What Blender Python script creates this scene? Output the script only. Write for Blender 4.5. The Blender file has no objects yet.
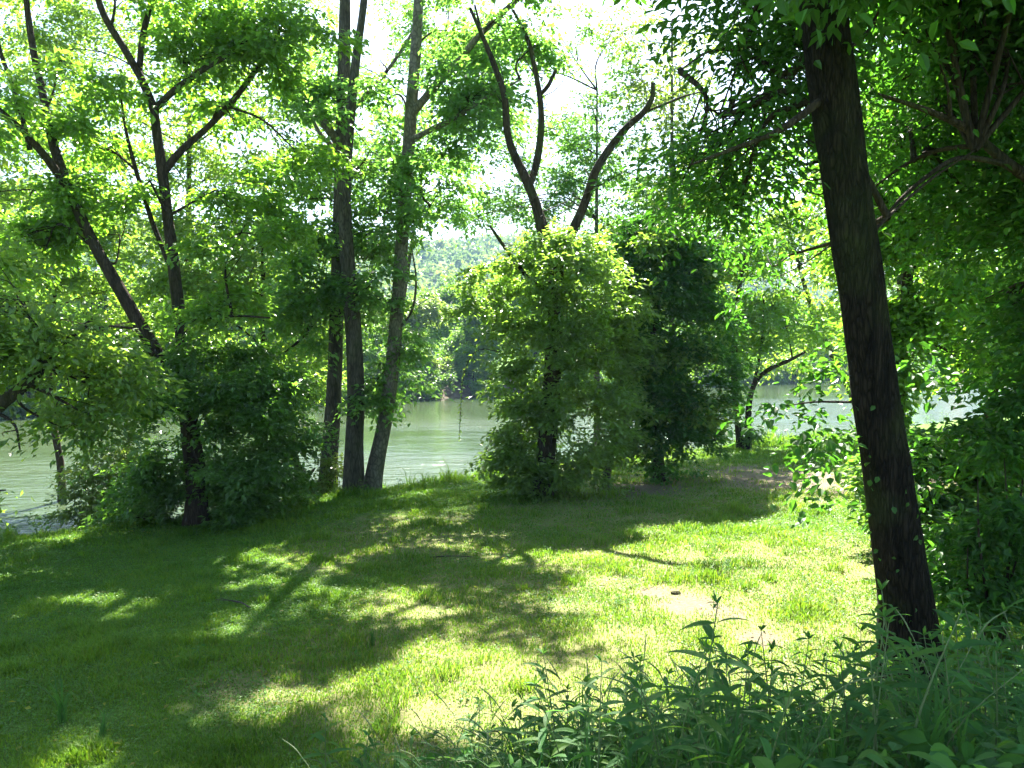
import bpy, math
import numpy as np
rng = np.random.default_rng(11)
R = math.radians
C = bpy.context.scene.collection
scene = bpy.context.scene

# ------------------------------------------------------------------ camera maths
F, CZ, HORIZ = 820.0, 2.8, 350.0
PITCH = math.atan((384 - HORIZ) / F)
SUN_EL, SUN_AZ = 48.0, 3.0           # degrees; azimuth measured from +Y towards +X
EXPOSURE = 3.0

def P(px, py, d):
    """the point at depth d (metres along Y) that a sight line through this spot of the photograph meets"""
    xc, yc = (px - 512) / F, (384 - py) / F
    Y = math.cos(PITCH) + yc * math.sin(PITCH)
    Z = -math.sin(PITCH) + yc * math.cos(PITCH)
    k = d / Y
    return np.array([xc * k, d, CZ + Z * k])

def sstep(a, b, x):
    t = np.clip((x - a) / (b - a), 0, 1)
    return t * t * (3 - 2 * t)

# ------------------------------------------------------------------ value noise
_tab = rng.random(65536)
def _h(ix, iy, iz):
    return _tab[(ix * 73856093 ^ iy * 19349663 ^ iz * 83492791) & 65535]
def noise3(p):
    p = np.asarray(p, float); i = np.floor(p).astype(np.int64); f = p - i
    f = f * f * (3 - 2 * f); out = 0
    for dx in (0, 1):
        for dy in (0, 1):
            for dz in (0, 1):
                w = (f[:, 0] if dx else 1 - f[:, 0]) * (f[:, 1] if dy else 1 - f[:, 1]) * (f[:, 2] if dz else 1 - f[:, 2])
                out = out + w * _h(i[:, 0] + dx, i[:, 1] + dy, i[:, 2] + dz)
    return out
def noise2(x, y, s, o=0.0):
    x = np.asarray(x, float).ravel(); y = np.asarray(y, float).ravel()
    return noise3(np.stack([x / s + 31.7 + o, y / s + 11.3, np.full_like(x, 5.5 + o)], 1))

# ------------------------------------------------------------------ the land
NX, NY = -0.625, 0.78
WATER_Z = -2.0
def river_t(x, y):
    return (x + 2) * NX + (y - 22) * NY
def river_s(x, y):
    return (x + 2) * NY - (y - 22) * NX
def ground(x, y):
    x = np.asarray(x, float); y = np.asarray(y, float); sh = x.shape
    t = river_t(x, y) + ((noise2(x, y, 5.0) - .5) * 1.6).reshape(sh)
    z = -0.8 * np.clip((t + 15) / 15, -0.6, 1)
    z = z - 1.9 * sstep(-0.3, 4.0, t)
    z = z + 2.6 * sstep(47, 55, t)
    z = z + 1.25 * sstep(4.9, 1.6, y - 0.22 * np.clip(x, -8, 6)) * sstep(-30, 0, y + 20)
    n = (noise2(x, y, 2.2) - .5) * .12 + (noise2(x, y, .7, 3) - .5) * .04
    z = z + n.reshape(sh) * (t < 1)
    hn = (noise2(x, y, 170., 9) * .7 + noise2(x, y, 60., 4) * .3).reshape(sh)
    z = z + sstep(170, 420, t) * (26 + 74 * hn)
    return z
def g1(x, y):
    return float(ground(np.array([x]), np.array([y]))[0])

# ------------------------------------------------------------------ mesh building
def make_mesh(name, V, faces, col=None, smooth=False, mats=(), matidx=None):
    """faces: list of int arrays (n,k)"""
    me = bpy.data.meshes.new(name)
    V = np.asarray(V, np.float32)
    me.vertices.add(len(V)); me.vertices.foreach_set('co', V.ravel())
    loops = np.concatenate([f.ravel() for f in faces]).astype(np.int32)
    tot = np.concatenate([np.full(len(f), f.shape[1]) for f in faces]).astype(np.int32)
    start = (np.cumsum(tot) - tot).astype(np.int32)
    me.loops.add(len(loops)); me.loops.foreach_set('vertex_index', loops)
    me.polygons.add(len(tot)); me.polygons.foreach_set('loop_start', start)
    me.update(calc_edges=True)
    if matidx is not None:
        me.polygons.foreach_set('material_index', matidx.astype(np.int32))
    me.polygons.foreach_set('use_smooth', np.full(len(tot), smooth, bool))
    if col is not None:
        a = me.color_attributes.new('Col', 'FLOAT_COLOR', 'POINT')
        c = np.ones((len(V), 4), np.float32); c[:, :3] = col
        a.data.foreach_set('color', c.ravel())
    for m in mats: me.materials.append(m)
    me.update()
    return me

def link(name, me, parent=None, loc=None):
    o = bpy.data.objects.new(name, me); C.objects.link(o)
    if parent is not None:
        o.parent = parent
        o.location = -parent.location          # meshes are written in world coordinates
    if loc is not None: o.location = loc
    return o
def tag(o, label=None, cat=None, group=None, kind=None):
    for k, v in (('label', label), ('category', cat), ('group', group), ('kind', kind)):
        if v: o[k] = v
    return o
def thing(name, loc, label, cat, group=None):
    o = bpy.data.objects.new(name, None); C.objects.link(o)
    o.location = [float(v) for v in loc]; o.empty_display_size = .3
    return tag(o, label, cat, group)

def spline(pts, n):
    p = np.asarray(pts, float)
    if len(p) == 2:
        u = np.linspace(0, 1, n)[:, None]; return p[0] * (1 - u) + p[1] * u
    q = np.vstack([2 * p[0] - p[1], p, 2 * p[-1] - p[-2]])
    u = np.linspace(0, len(p) - 1 - 1e-6, n); i = u.astype(int); f = (u - i)[:, None]
    a, b, c, d = q[i], q[i + 1], q[i + 2], q[i + 3]
    return .5 * (2 * b + (c - a) * f + (2 * a - 5 * b + 4 * c - d) * f ** 2 + (3 * b - a - 3 * c + d) * f ** 3)

class Tubes:
    def __init__(s): s.V, s.Fq, s.n = [], [], 0
    def add(s, path, rad, sides=8, rough=0.0, flare=0.0):
        path = np.asarray(path, float); n = len(path)
        rad = np.interp(np.linspace(0, 1, n), np.linspace(0, 1, len(rad)), rad)
        t = np.gradient(path, axis=0); t /= np.linalg.norm(t, axis=1)[:, None] + 1e-9
        ref = np.array([0.31, 0.93, 0.1]) if abs(t[0][2]) > .7 else np.array([0.05, 0.1, 1.0])
        a = np.cross(t, ref); a /= np.linalg.norm(a, axis=1)[:, None] + 1e-9
        b = np.cross(t, a)
        th = np.linspace(0, 2 * math.pi, sides, endpoint=False)
        rr = rad[:, None] * np.ones(sides)[None]
        if flare:
            u = np.linspace(0, 1, n)[:, None]
            rr = rr * (1 + flare * np.exp(-u * 14) * (1 + .45 * np.cos(th * 4 + 1.3)[None]))
        if rough:
            base = path[:, None, :] + (np.cos(th)[None, :, None] * a[:, None] + np.sin(th)[None, :, None] * b[:, None]) * rad[:, None, None]
            nn = noise3(base.reshape(-1, 3) * np.array([9, 9, 2.2])).reshape(n, sides) - .5
            n2 = noise3(base.reshape(-1, 3) * np.array([2.5, 2.5, 1.2])).reshape(n, sides) - .5
            rr = rr * (1 + rough * nn * 1.2 + rough * n2 * 1.6)
        v = path[:, None, :] + (np.cos(th)[None, :, None] * a[:, None] + np.sin(th)[None, :, None] * b[:, None]) * rr[:, :, None]
        i = np.arange(n - 1)[:, None] * sides; j = np.arange(sides)[None]; k = (np.arange(sides) + 1)[None] % sides
        f = np.stack([i + j, i + k, i + sides + k, i + sides + j], -1).reshape(-1, 4)
        s.V.append(v.reshape(-1, 3)); s.Fq.append(f + s.n); s.n += n * sides
        # end cap
        s.V.append(path[-1:]+ t[-1:] * rad[-1] * .5); c = s.n; s.n += 1
        e = c - sides + np.arange(sides)
        tri = np.stack([e, np.roll(e, -1), np.full(sides, c), np.full(sides, c)], -1)
        s.tri = getattr(s, 'tri', []); s.tri.append(tri[:, :3])
    def mesh(s, name, mat):
        return make_mesh(name, np.vstack(s.V), [np.vstack(s.Fq), np.vstack(s.tri)], smooth=True, mats=[mat])

def norm(v): return v / (np.linalg.norm(v, axis=-1, keepdims=True) + 1e-9)

LEAF4 = np.array([[0, 0, 0], [.45, .5, .10], [1, 0, -.06], [.45, -.5, .10]])
LEAF6 = np.array([[0, 0, 0], [.30, .46, .10], [.68, .36, .06], [1, 0, -.14], [.68, -.36, .06], [.30, -.46, .10]])
def leaves_mesh(name, pos, axis, nrm, size, width, colour, mat, shape='4', tipdroop=0.0):
    """leaves: one small folded blade each; width is relative to the length"""
    axis = norm(axis); side = norm(np.cross(nrm, axis)); nn = np.cross(axis, side)
    L = LEAF4 if shape == '4' else LEAF6
    k = len(L); n = len(pos); size = np.broadcast_to(size, (n,)); width = np.broadcast_to(width, (n,))
    V = (pos[:, None] + axis[:, None] * (L[None, :, 0:1] * size[:, None, None])
         + side[:, None] * (L[None, :, 1:2] * (size * width)[:, None, None])
         + nn[:, None] * (L[None, :, 2:3] * size[:, None, None]))
    b = np.arange(n)[:, None] * k
    if shape == '4':
        Fc = np.concatenate([b + np.array([[0, 2, 1]]), b + np.array([[0, 3, 2]])])
    else:
        Fc = np.concatenate([b + np.array([[0, 3, 2, 1]]), b + np.array([[0, 5, 4, 3]])])
    return make_mesh(name, V.reshape(-1, 3), [Fc], col=np.repeat(colour, k, 0), mats=[mat])

def leaf_colours(n, spread=.35, yellow=.3):
    """per-leaf multipliers: leaf to leaf differences in pigment"""
    v = 1 + (rng.random(n) - .5) * spread
    y = rng.random(n) ** 2 * yellow
    return np.stack([v * (1 + 1.1 * y), v * (1 + .35 * y), v * (1 - .6 * y)], 1)

def ellipsoid_points(n, power=2.3):
    d = norm(rng.normal(size=(n, 3))); return d * (rng.random(n) ** (1 / power))[:, None]

def spray_leaves(base, d, L, per, leaf, droop=.35, flat=.45, shape='4', width=.55):
    """twig by twig: leaves set alternately along each twig, blades near the horizontal, tips hanging"""
    n = len(base); d = norm(d)
    up = np.array([0, 0, 1.0])
    side = norm(np.cross(d, up + rng.normal(size=(n, 3)) * .12))
    u = (np.arange(per)[None] + rng.random((n, per))) / per
    sg = np.where(np.arange(per) % 2 == 0, 1., -1.)[None] * (0.35 + .65 * rng.random((n, per)))
    s = u * L[:, None]
    pos = base[:, None] + d[:, None] * s[..., None] + side[:, None] * (sg * (L[:, None] * .34 * (1 - .55 * u)))[..., None]
    pos[..., 2] -= droop * u ** 2 * L[:, None]
    pos += rng.normal(size=pos.shape) * (L[:, None, None] * np.array([.09, .09, .10]))
    ax = d[:, None] * .6 + side[:, None] * sg[..., None] * .8 + rng.normal(size=pos.shape) * .45
    ax[..., 2] = ax[..., 2] * .75 - .28
    nr = up + rng.normal(size=pos.shape) * flat
    m = n * per
    size = leaf * (.6 + .7 * rng.random(m))
    return pos.reshape(m, 3), ax.reshape(m, 3), nr.reshape(m, 3), size

class Tree:
    def __init__(s, name, label, base, cat='tree', group=None):
        s.base = np.asarray(base, float); s.root = thing(name, s.base, label, cat, group); s.limbs = []; s.L = []; s.tw = Tubes(); s.twmat = M['bark_dark']
    def limb(s, pts, r, name='limb', mat=None, sides=9, rough=.12, n=None, flare=0, label=None):
        p = spline(pts, n or max(8, 5 * len(pts)))
        wob = (noise3(p * .9 + 7) - .5)
        t = Tubes(); t.add(p, r, sides, rough, flare)
        o = link(name, t.mesh(name, mat), s.root)
        if label: o['label'] = label
        s.limbs.append(p); return p
    def blob(s, c, rad, n, L=.75, per=24, leaf=.12, thr=.36, freq=.9, droop=.35, flat=.45, attach=True, width=.55, outward=.7, shape='4', per_clump=5, dens=1.7):
        """clumps of leafy twigs spread through an ellipsoid, with gaps between the clumps, and the branch that carries them"""
        c = np.asarray(c, float); rad = np.asarray(rad, float); n = int(n * dens)
        m = max(2, n // per_clump)
        q = ellipsoid_points(int(m * 2.4)); q = q * (.62 + .85 * noise3(norm(q) * 1.9 + c))[:, None]; pts = c + q * rad
        keep = noise3(pts * freq * np.array([.8, .8, 2.0]) + 3.1) > thr + .05; q, pts = q[keep][:m], pts[keep][:m]
        gz = ground(pts[:, 0], pts[:, 1]); ok = pts[:, 2] > np.maximum(gz, WATER_Z) + .15; q, pts = q[ok], pts[ok]
        if not len(pts): return
        k = rng.integers(max(2, per_clump - 2), per_clump + 3, len(pts))
        bq, bp = np.repeat(q, k, 0), np.repeat(pts, k, 0)
        bp = bp + rng.normal(size=bp.shape) * L * np.array([.16, .16, .12])
        d = norm(bq * rad) * outward * .8 + rng.normal(size=bq.shape) * .75; d[:, 2] = d[:, 2] * .35 - .02
        Ls = L * (.55 + .75 * rng.random(len(bp)))
        s.L.append(spray_leaves(bp, d, Ls, per, leaf * 1.12, droop, flat, shape, width))
        if attach and s.limbs:
            allp = np.vstack(s.limbs); a = allp[np.argmin(np.linalg.norm(allp - c - np.array([0, 0, -rad[2] * .6]), axis=1))]
            mid = (a + c) / 2 + np.array([0, 0, .12 * np.linalg.norm(c - a)]) + rng.normal(size=3) * .15
            main = spline([a, mid, c], 12); tw = Tubes()
            tw.add(main, [.035, .022, .012], 5)
            for e in pts[rng.permutation(len(pts))[:14]]:
                o = main[rng.integers(4, 12)]
                tw.add(spline([o, (o + e) / 2 + rng.normal(size=3) * .12, e], 6), [.012, .008, .004], 3)
            link('branch', tw.mesh('branch', s.twmat), s.root)
    def column(s, prof, d, n, L=.5, per=22, leaf=.14, droop=.35, flat=.3, per_clump=5, thr=.36, freq=1.5):
        """foliage that climbs a stem: clumps spread through an uneven column, given as (height in the picture, left edge, right edge)"""
        prof = np.array(prof, float); m = n
        wgt = prof[:, 2] - prof[:, 1]
        ys = rng.uniform(prof[0, 0], prof[-1, 0], m * 4); wd = np.interp(ys, prof[:, 0], wgt)
        ys = ys[rng.random(m * 4) < wd / wgt.max()]
        l, r = np.interp(ys, prof[:, 0], prof[:, 1]), np.interp(ys, prof[:, 0], prof[:, 2])
        a = rng.random(len(ys)) * 2 * math.pi; rad = rng.random(len(ys)) ** .42
        hw = (r - l) / 2 * d / F
        cx = np.array([P((l[i] + r[i]) / 2, ys[i], d) for i in range(len(ys))])
        dirs = np.stack([np.cos(a), np.sin(a), np.zeros(len(a))], 1)
        bump = .68 + .7 * noise3(np.stack([np.cos(a) * 1.4, np.sin(a) * 1.4, cx[:, 2] * 1.3], 1) + d)
        pts = cx + dirs * (rad * hw * bump)[:, None] * np.array([1, .85, 1])
        ok = (noise3(pts * freq * np.array([1, 1, 1.7]) + 9.7) > thr) & (pts[:, 2] > ground(pts[:, 0], pts[:, 1]) + .12)
        pts, dirs = pts[ok][:n], dirs[ok][:n]
        k = rng.integers(max(2, per_clump - 2), per_clump + 3, len(pts))
        bp = np.repeat(pts, k, 0); bp = bp + rng.normal(size=bp.shape) * L * np.array([.2, .2, .14])
        dd = np.repeat(dirs, k, 0) * .7 + rng.normal(size=bp.shape) * .6; dd[:, 2] = dd[:, 2] * .35 + .05
        s.L.append(spray_leaves(bp, dd, L * (.55 + .8 * rng.random(len(bp))), per, leaf, droop, flat, '4', .55))
    def pblob(s, px, py, d, rpx, rpy, rd, n, **k):
        s.blob(P(px, py, d), (rpx * d / F, rd, rpy * d / F), n, **k)
    def done(s, leafmat, twigmat, name='crown', width=.55, shape='4', spread=.35, yellow=.3):
        s.flush(leafmat, name, width, shape, spread, yellow)
    def flush(s, leafmat, name='crown', width=.55, shape='4', spread=.35, yellow=.3):
        if not s.L: return
        a = [np.concatenate([l[i] for l in s.L]) for i in range(4)]
        o = link(name, leaves_mesh(name, a[0], a[1], a[2], a[3], width, leaf_colours(len(a[0]), spread, yellow), leafmat, shape), s.root)
        s.L = []; return o

# ------------------------------------------------------------------ materials
def new_mat(name):
    m = bpy.data.materials.new(name); m.use_nodes = True; nt = m.node_tree
    for n in list(nt.nodes): nt.nodes.remove(n)
    out = nt.nodes.new('ShaderNodeOutputMaterial')
    return m, nt, out
def N(nt, t, **k):
    n = nt.nodes.new(t)
    for a, b in k.items():
        if a in n.inputs: n.inputs[a].default_value = b
        else: setattr(n, a, b)
    return n
def mixc(nt, fac, a, b, blend='MIX'):
    n = nt.nodes.new('ShaderNodeMix'); n.data_type = 'RGBA'; n.blend_type = blend
    for sck, v in ((n.inputs[0], fac), (n.inputs[6], a), (n.inputs[7], b)):
        if hasattr(v, 'links') or hasattr(v, 'is_linked'): nt.links.new(v, sck)
        else: sck.default_value = v if not isinstance(v, tuple) else (*v, 1)
    return n.outputs[2]
def ramp(nt, fac, stops):
    n = nt.nodes.new('ShaderNodeValToRGB'); e = n.color_ramp.elements
    while len(e) < len(stops): e.new(.5)
    for el, (p, c) in zip(e, stops):
        el.position = p; el.color = (*c, 1) if isinstance(c, tuple) else (c, c, c, 1)
    nt.links.new(fac, n.inputs[0]); return n.outputs[0]

def leaf_mat(name, refl, trans, gloss=.42, tmix=.45, spec=.35):
    m, nt, out = new_mat(name)
    col = N(nt, 'ShaderNodeAttribute', attribute_name='Col').outputs['Color']
    b = N(nt, 'ShaderNodeBsdfPrincipled', Roughness=gloss); b.inputs['Specular IOR Level'].default_value = spec
    nt.links.new(mixc(nt, 1.0, refl, col, 'MULTIPLY'), b.inputs['Base Color'])
    t = N(nt, 'ShaderNodeBsdfTranslucent')
    nt.links.new(mixc(nt, 1.0, trans, col, 'MULTIPLY'), t.inputs['Color'])
    mx = N(nt, 'ShaderNodeMixShader'); mx.inputs[0].default_value = tmix
    nt.links.new(b.outputs[0], mx.inputs[1]); nt.links.new(t.outputs[0], mx.inputs[2])
    nt.links.new(mx.outputs[0], out.inputs[0]); return m

def bark_mat(name, dark, light, moss=(.06, .08, .02), mossamt=.3, scale=10., stretch=.18, bump=.6, dist=.03):
    m, nt, out = new_mat(name)
    tc = N(nt, 'ShaderNodeNewGeometry').outputs['Position']
    mp = N(nt, 'ShaderNodeMapping'); mp.inputs['Scale'].default_value = (1, 1, stretch); nt.links.new(tc, mp.inputs[0])
    n1 = N(nt, 'ShaderNodeTexNoise', Scale=scale, Detail=8., Roughness=.65); nt.links.new(mp.outputs[0], n1.inputs['Vector'])
    v1 = N(nt, 'ShaderNodeTexVoronoi', Scale=scale * 2.4); v1.feature = 'DISTANCE_TO_EDGE'; wv_ = N(nt, 'ShaderNodeTexNoise', Scale=scale * .5, Detail=4.); nt.links.new(mp.outputs[0], wv_.inputs['Vector'])
    va = N(nt, 'ShaderNodeVectorMath', operation='MULTIPLY_ADD'); nt.links.new(wv_.outputs['Color'], va.inputs[0]); va.inputs[1].default_value = (.12, .12, .06); nt.links.new(mp.outputs[0], va.inputs[2])
    nt.links.new(va.outputs[0], v1.inputs['Vector'])
    n2 = N(nt, 'ShaderNodeTexNoise', Scale=1.7, Detail=4.); nt.links.new(tc, n2.inputs['Vector'])
    c = ramp(nt, n1.outputs[0], [(.3, dark), (.7, light)])
    crack = ramp(nt, v1.outputs['Distance'], [(0., .5), (.2, 1.)])
    c = mixc(nt, 1.0, c, crack, 'MULTIPLY')
    mm = ramp(nt, n2.outputs[0], [(.5, 0.), (.68, mossamt)])
    c = mixc(nt, mm, c, moss)
    b = N(nt, 'ShaderNodeBsdfPrincipled', Roughness=.95); b.inputs['Specular IOR Level'].default_value = .12; nt.links.new(c, b.inputs['Base Color'])
    ad = N(nt, 'ShaderNodeMath', operation='ADD'); nt.links.new(n1.outputs[0], ad.inputs[0]); nt.links.new(crack, ad.inputs[1])
    bp = N(nt, 'ShaderNodeBump', Strength=bump, Distance=dist); nt.links.new(ad.outputs[0], bp.inputs['Height'])
    nt.links.new(bp.outputs[0], b.inputs['Normal']); nt.links.new(b.outputs[0], out.inputs[0]); return m

M = {}
M['leaf_maple'] = leaf_mat('maple_leaf', (0.066, 0.125, 0.031), (0.25, 0.54, 0.040), tmix=.48, gloss=.36, spec=.55)
M['leaf_box'] = leaf_mat('boxelder_leaf', (0.086, 0.140, 0.041), (0.30, 0.54, 0.05), tmix=.48, gloss=.36, spec=.6)
M['leaf_syc'] = leaf_mat('sycamore_leaf', (0.062, 0.121, 0.039), (0.21, 0.49, 0.065), tmix=.46, gloss=.38, spec=.5)
M['leaf_vine'] = leaf_mat('vine_leaf', (0.055, 0.109, 0.030), (0.20, 0.46, 0.04), tmix=.43, gloss=.36, spec=.5)
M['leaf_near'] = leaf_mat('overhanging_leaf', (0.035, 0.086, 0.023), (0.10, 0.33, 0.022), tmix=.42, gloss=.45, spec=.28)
M['leaf_weed'] = leaf_mat('weed_leaf', (0.042, 0.120, 0.032), (0.125, 0.34, 0.045), tmix=.36, gloss=.6, spec=.12)
M['leaf_far'] = leaf_mat('far_leaf', (.070, .135, .028), (.20, .42, .04), gloss=.45, spec=.35)
M['leaf_fardark'] = leaf_mat('far_dark_leaf', (.055, .115, .028), (.16, .34, .035))
M['leaf_hill'] = leaf_mat('hill_leaf', (.060, .105, .035), (.14, .24, .06))
M['leaf_yellow'] = leaf_mat('yellow_green_leaf', (0.086, 0.133, 0.031), (0.235, 0.386, 0.050), gloss=.36, spec=.6)
M['grass'] = leaf_mat('grass_blade', (0.066, 0.145, 0.014), (0.17, 0.37, 0.020), tmix=.38, gloss=.5, spec=.22)
M['clover'] = leaf_mat('clover_leaf', (.070, .155, .022), (.15, .36, .025), tmix=.35, gloss=.5, spec=.3)
M['bark_dark'] = bark_mat('dark_bark', (.022, .016, .011), (.085, .062, .045), scale=11, mossamt=.25)
M['bark_big'] = bark_mat('furrowed_bark', (.007, .005, .003), (.042, .030, .020), scale=17, stretch=.13, bump=1., dist=.09, mossamt=.35)
M['bark_pale'] = bark_mat('sycamore_bark', (.10, .085, .062), (.27, .24, .19), scale=5, stretch=.5, bump=.25, dist=.015, mossamt=.35)
M['bark_grey'] = bark_mat('grey_bark', (.05, .042, .032), (.15, .13, .10), scale=9, mossamt=.3)
M['bark_dead'] = bark_mat('dead_bark', (.022, .017, .010), (.085, .064, .038), scale=9, mossamt=.5)
m_, nt_, out_ = new_mat('green_stem')
b_ = N(nt_, 'ShaderNodeBsdfPrincipled', Roughness=.6); n_ = N(nt_, 'ShaderNodeTexNoise', Scale=14., Detail=3.)
nt_.links.new(ramp(nt_, n_.outputs[0], [(.35, (.07, .13, .03)), (.65, (.14, .17, .05))]), b_.inputs['Base Color']); nt_.links.new(b_.outputs[0], out_.inputs[0])
M['stem'] = m_
mstem = M['stem']

def ground_mat():
    m, nt, out = new_mat('lawn_soil')
    pos = N(nt, 'ShaderNodeNewGeometry').outputs['Position']
    def noise(sc, det=5., ro=.6):
        n = N(nt, 'ShaderNodeTexNoise', Scale=sc, Detail=det, Roughness=ro); nt.links.new(pos, n.inputs['Vector']); return n.outputs[0]
    nb, nm, nf = noise(.45), noise(2.2), noise(22., 6., .7)
    att = N(nt, 'ShaderNodeAttribute', attribute_name='Col'); sep = N(nt, 'ShaderNodeSeparateColor'); nt.links.new(att.outputs['Color'], sep.inputs[0])
    g = ramp(nt, nf, [(.25, (.040, .085, .012)), (.5, (.075, .145, .022)), (.75, (.12, .18, .04))])
    dry = ramp(nt, nf, [(.25, (.10, .11, .035)), (.6, (.20, .19, .08))])
    dirt = ramp(nt, nf, [(.3, (.085, .066, .040)), (.7, (.20, .168, .11))])
    mud = ramp(nt, nm, [(.3, (.05, .038, .024)), (.7, (.13, .10, .065))])
    def addn(a, n, k):
        x = N(nt, 'ShaderNodeMath', operation='MULTIPLY_ADD'); nt.links.new(n, x.inputs[0]); x.inputs[1].default_value = k; nt.links.new(a, x.inputs[2]); return x.outputs[0]
    f1 = ramp(nt, addn(addn(sep.outputs[0], nm, .7), nf, .35), [(.72, 0.), (1.1 / 1.15, .9)])
    f2 = ramp(nt, addn(addn(sep.outputs[1], nm, .5), nf, .4), [(.78, 0.), (.96, 1.)])
    f3 = ramp(nt, sep.outputs[2], [(.2, 0.), (.7, 1.)])
    c = mixc(nt, f1, g, dry); c = mixc(nt, f2, c, dirt); c = mixc(nt, f3, c, mud)
    b = N(nt, 'ShaderNodeBsdfPrincipled', Roughness=.95); b.inputs['Specular IOR Level'].default_value = .1
    nt.links.new(c, b.inputs['Base Color'])
    bp = N(nt, 'ShaderNodeBump', Strength=.7, Distance=.03); nt.links.new(nf, bp.inputs['Height']); nt.links.new(bp.outputs[0], b.inputs['Normal'])
    nt.links.new(b.outputs[0], out.inputs[0]); return m

def water_mat():
    m, nt, out = new_mat('river_water')
    pos = N(nt, 'ShaderNodeNewGeometry').outputs['Position']
    mp = N(nt, 'ShaderNodeMapping'); mp.inputs['Rotation'].default_value = (0, 0, -math.atan2(-NX, NY)); mp.inputs['Scale'].default_value = (.45, 1, 1)
    nt.links.new(pos, mp.inputs[0])
    def noise(sc, det, vec):
        n = N(nt, 'ShaderNodeTexNoise', Scale=sc, Detail=det, Roughness=.55); nt.links.new(vec, n.inputs['Vector']); return n.outputs[0]
    rip, big, cur = noise(3.2, 4., mp.outputs[0]), noise(.9, 3., mp.outputs[0]), noise(.10, 3., mp.outputs[0])
    amp = ramp(nt, cur, [(.36, .25), (.55, 1.)])
    dt = N(nt, 'ShaderNodeVectorMath', operation='DOT_PRODUCT'); nt.links.new(pos, dt.inputs[0]); dt.inputs[1].default_value = (NX, NY, 0)
    mr = N(nt, 'ShaderNodeMapRange'); nt.links.new(dt.outputs['Value'], mr.inputs[0])
    for q, v in zip((1, 2, 3, 4), (NX * -2 + NY * 22 + 34, NX * -2 + NY * 22 + 16, .15, 1.)): mr.inputs[q].default_value = v
    am = N(nt, 'ShaderNodeMath', operation='MULTIPLY'); nt.links.new(amp, am.inputs[0]); nt.links.new(mr.outputs[0], am.inputs[1]); amp = am.outputs[0]
    h = N(nt, 'ShaderNodeMath', operation='MULTIPLY_ADD'); nt.links.new(big, h.inputs[0]); h.inputs[1].default_value = 1.6; nt.links.new(rip, h.inputs[2])
    bp = N(nt, 'ShaderNodeBump', Distance=.12); nt.links.new(amp, bp.inputs['Strength']); nt.links.new(h.outputs[0], bp.inputs['Height'])
    b = N(nt, 'ShaderNodeBsdfPrincipled', Roughness=.06, IOR=1.33)
    c = ramp(nt, cur, [(.35, (.040, .064, .028)), (.65, (.056, .080, .038))])
    nt.links.new(c, b.inputs['Base Color']); nt.links.new(bp.outputs[0], b.inputs['Normal']); nt.links.new(b.outputs[0], out.inputs[0]); return m

# ------------------------------------------------------------------ ground sheet and water
def G(px, py):
    """where a sight line meets the ground"""
    lo, hi = 1.0, 80.0
    for _ in range(60):
        mid = (lo + hi) / 2; p = P(px, py, mid)
        if p[2] > g1(p[0], p[1]): lo = mid
        else: hi = mid
    return P(px, py, (lo + hi) / 2)

DIRT = [(688, 604, .42), (722, 612, .30), (655, 592, .26), (760, 640, .25), (790, 478, 1.9), (745, 470, 1.2), (850, 487, 1.3), (960, 482, 1.6), (640, 490, 1.1)]
DRY = [(600, 640, 2.1), (700, 620, 2.2), (520, 650, 1.6), (780, 620, 1.6), (480, 600, 1.5), (640, 560, 1.6), (430, 690, 1.0), (750, 480, 4.), (600, 510, 2.2), (420, 540, 2.0), (820, 560, 1.6), (350, 660, 1.2)]
DIRT = [(*G(a, b)[:2], r) for a, b, r in DIRT]; DRY = [(*G(a, b)[:2], r) for a, b, r in DRY]
def field(pts, x, y):
    o = np.zeros_like(x)
    for a, b, r in pts: o = np.maximum(o, np.exp(-((x - a) ** 2 + ((y - b) * .8) ** 2) / (r * r)))
    return o
nu = 460
ux = np.linspace(-1, 1, nu)
gx = 2.4 * np.sinh(ux * 6.6)
gy = 9 + 2.4 * np.sinh(ux * 6.6)
X, Y = np.meshgrid(gx, gy)
xs, ys = X.ravel(), Y.ravel()
zs = ground(xs, ys)
tt = river_t(xs, ys)
colr = np.stack([field(DRY, xs, ys), field(DIRT, xs, ys), sstep(.5, 1.8, tt) * (1 - sstep(52, 56, tt))], 1)
i = np.arange(nu - 1)[:, None] * nu + np.arange(nu - 1)[None]
fq = np.stack([i, i + 1, i + nu + 1, i + nu], -1).reshape(-1, 4)
go = link('ground', make_mesh('ground', np.stack([xs, ys, zs], 1), [fq], col=colr, smooth=True, mats=[ground_mat()]))
tag(go, 'grassy riverside lawn falling gently to the river with bare worn patches', 'ground', kind='structure')

wv = []
for s_, t_ in ((-350, -2), (600, -2), (600, 60), (-350, 60)):
    wv.append((-2 + s_ * NY + t_ * NX, 22 - s_ * NX + t_ * NY, WATER_Z))
wo = link('river_water', make_mesh('river_water', np.array(wv), [np.array([[0, 1, 2, 3]])], mats=[water_mat()]))
tag(wo, 'pale green river with rippled current flowing behind the trees', 'river', kind='structure')

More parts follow.
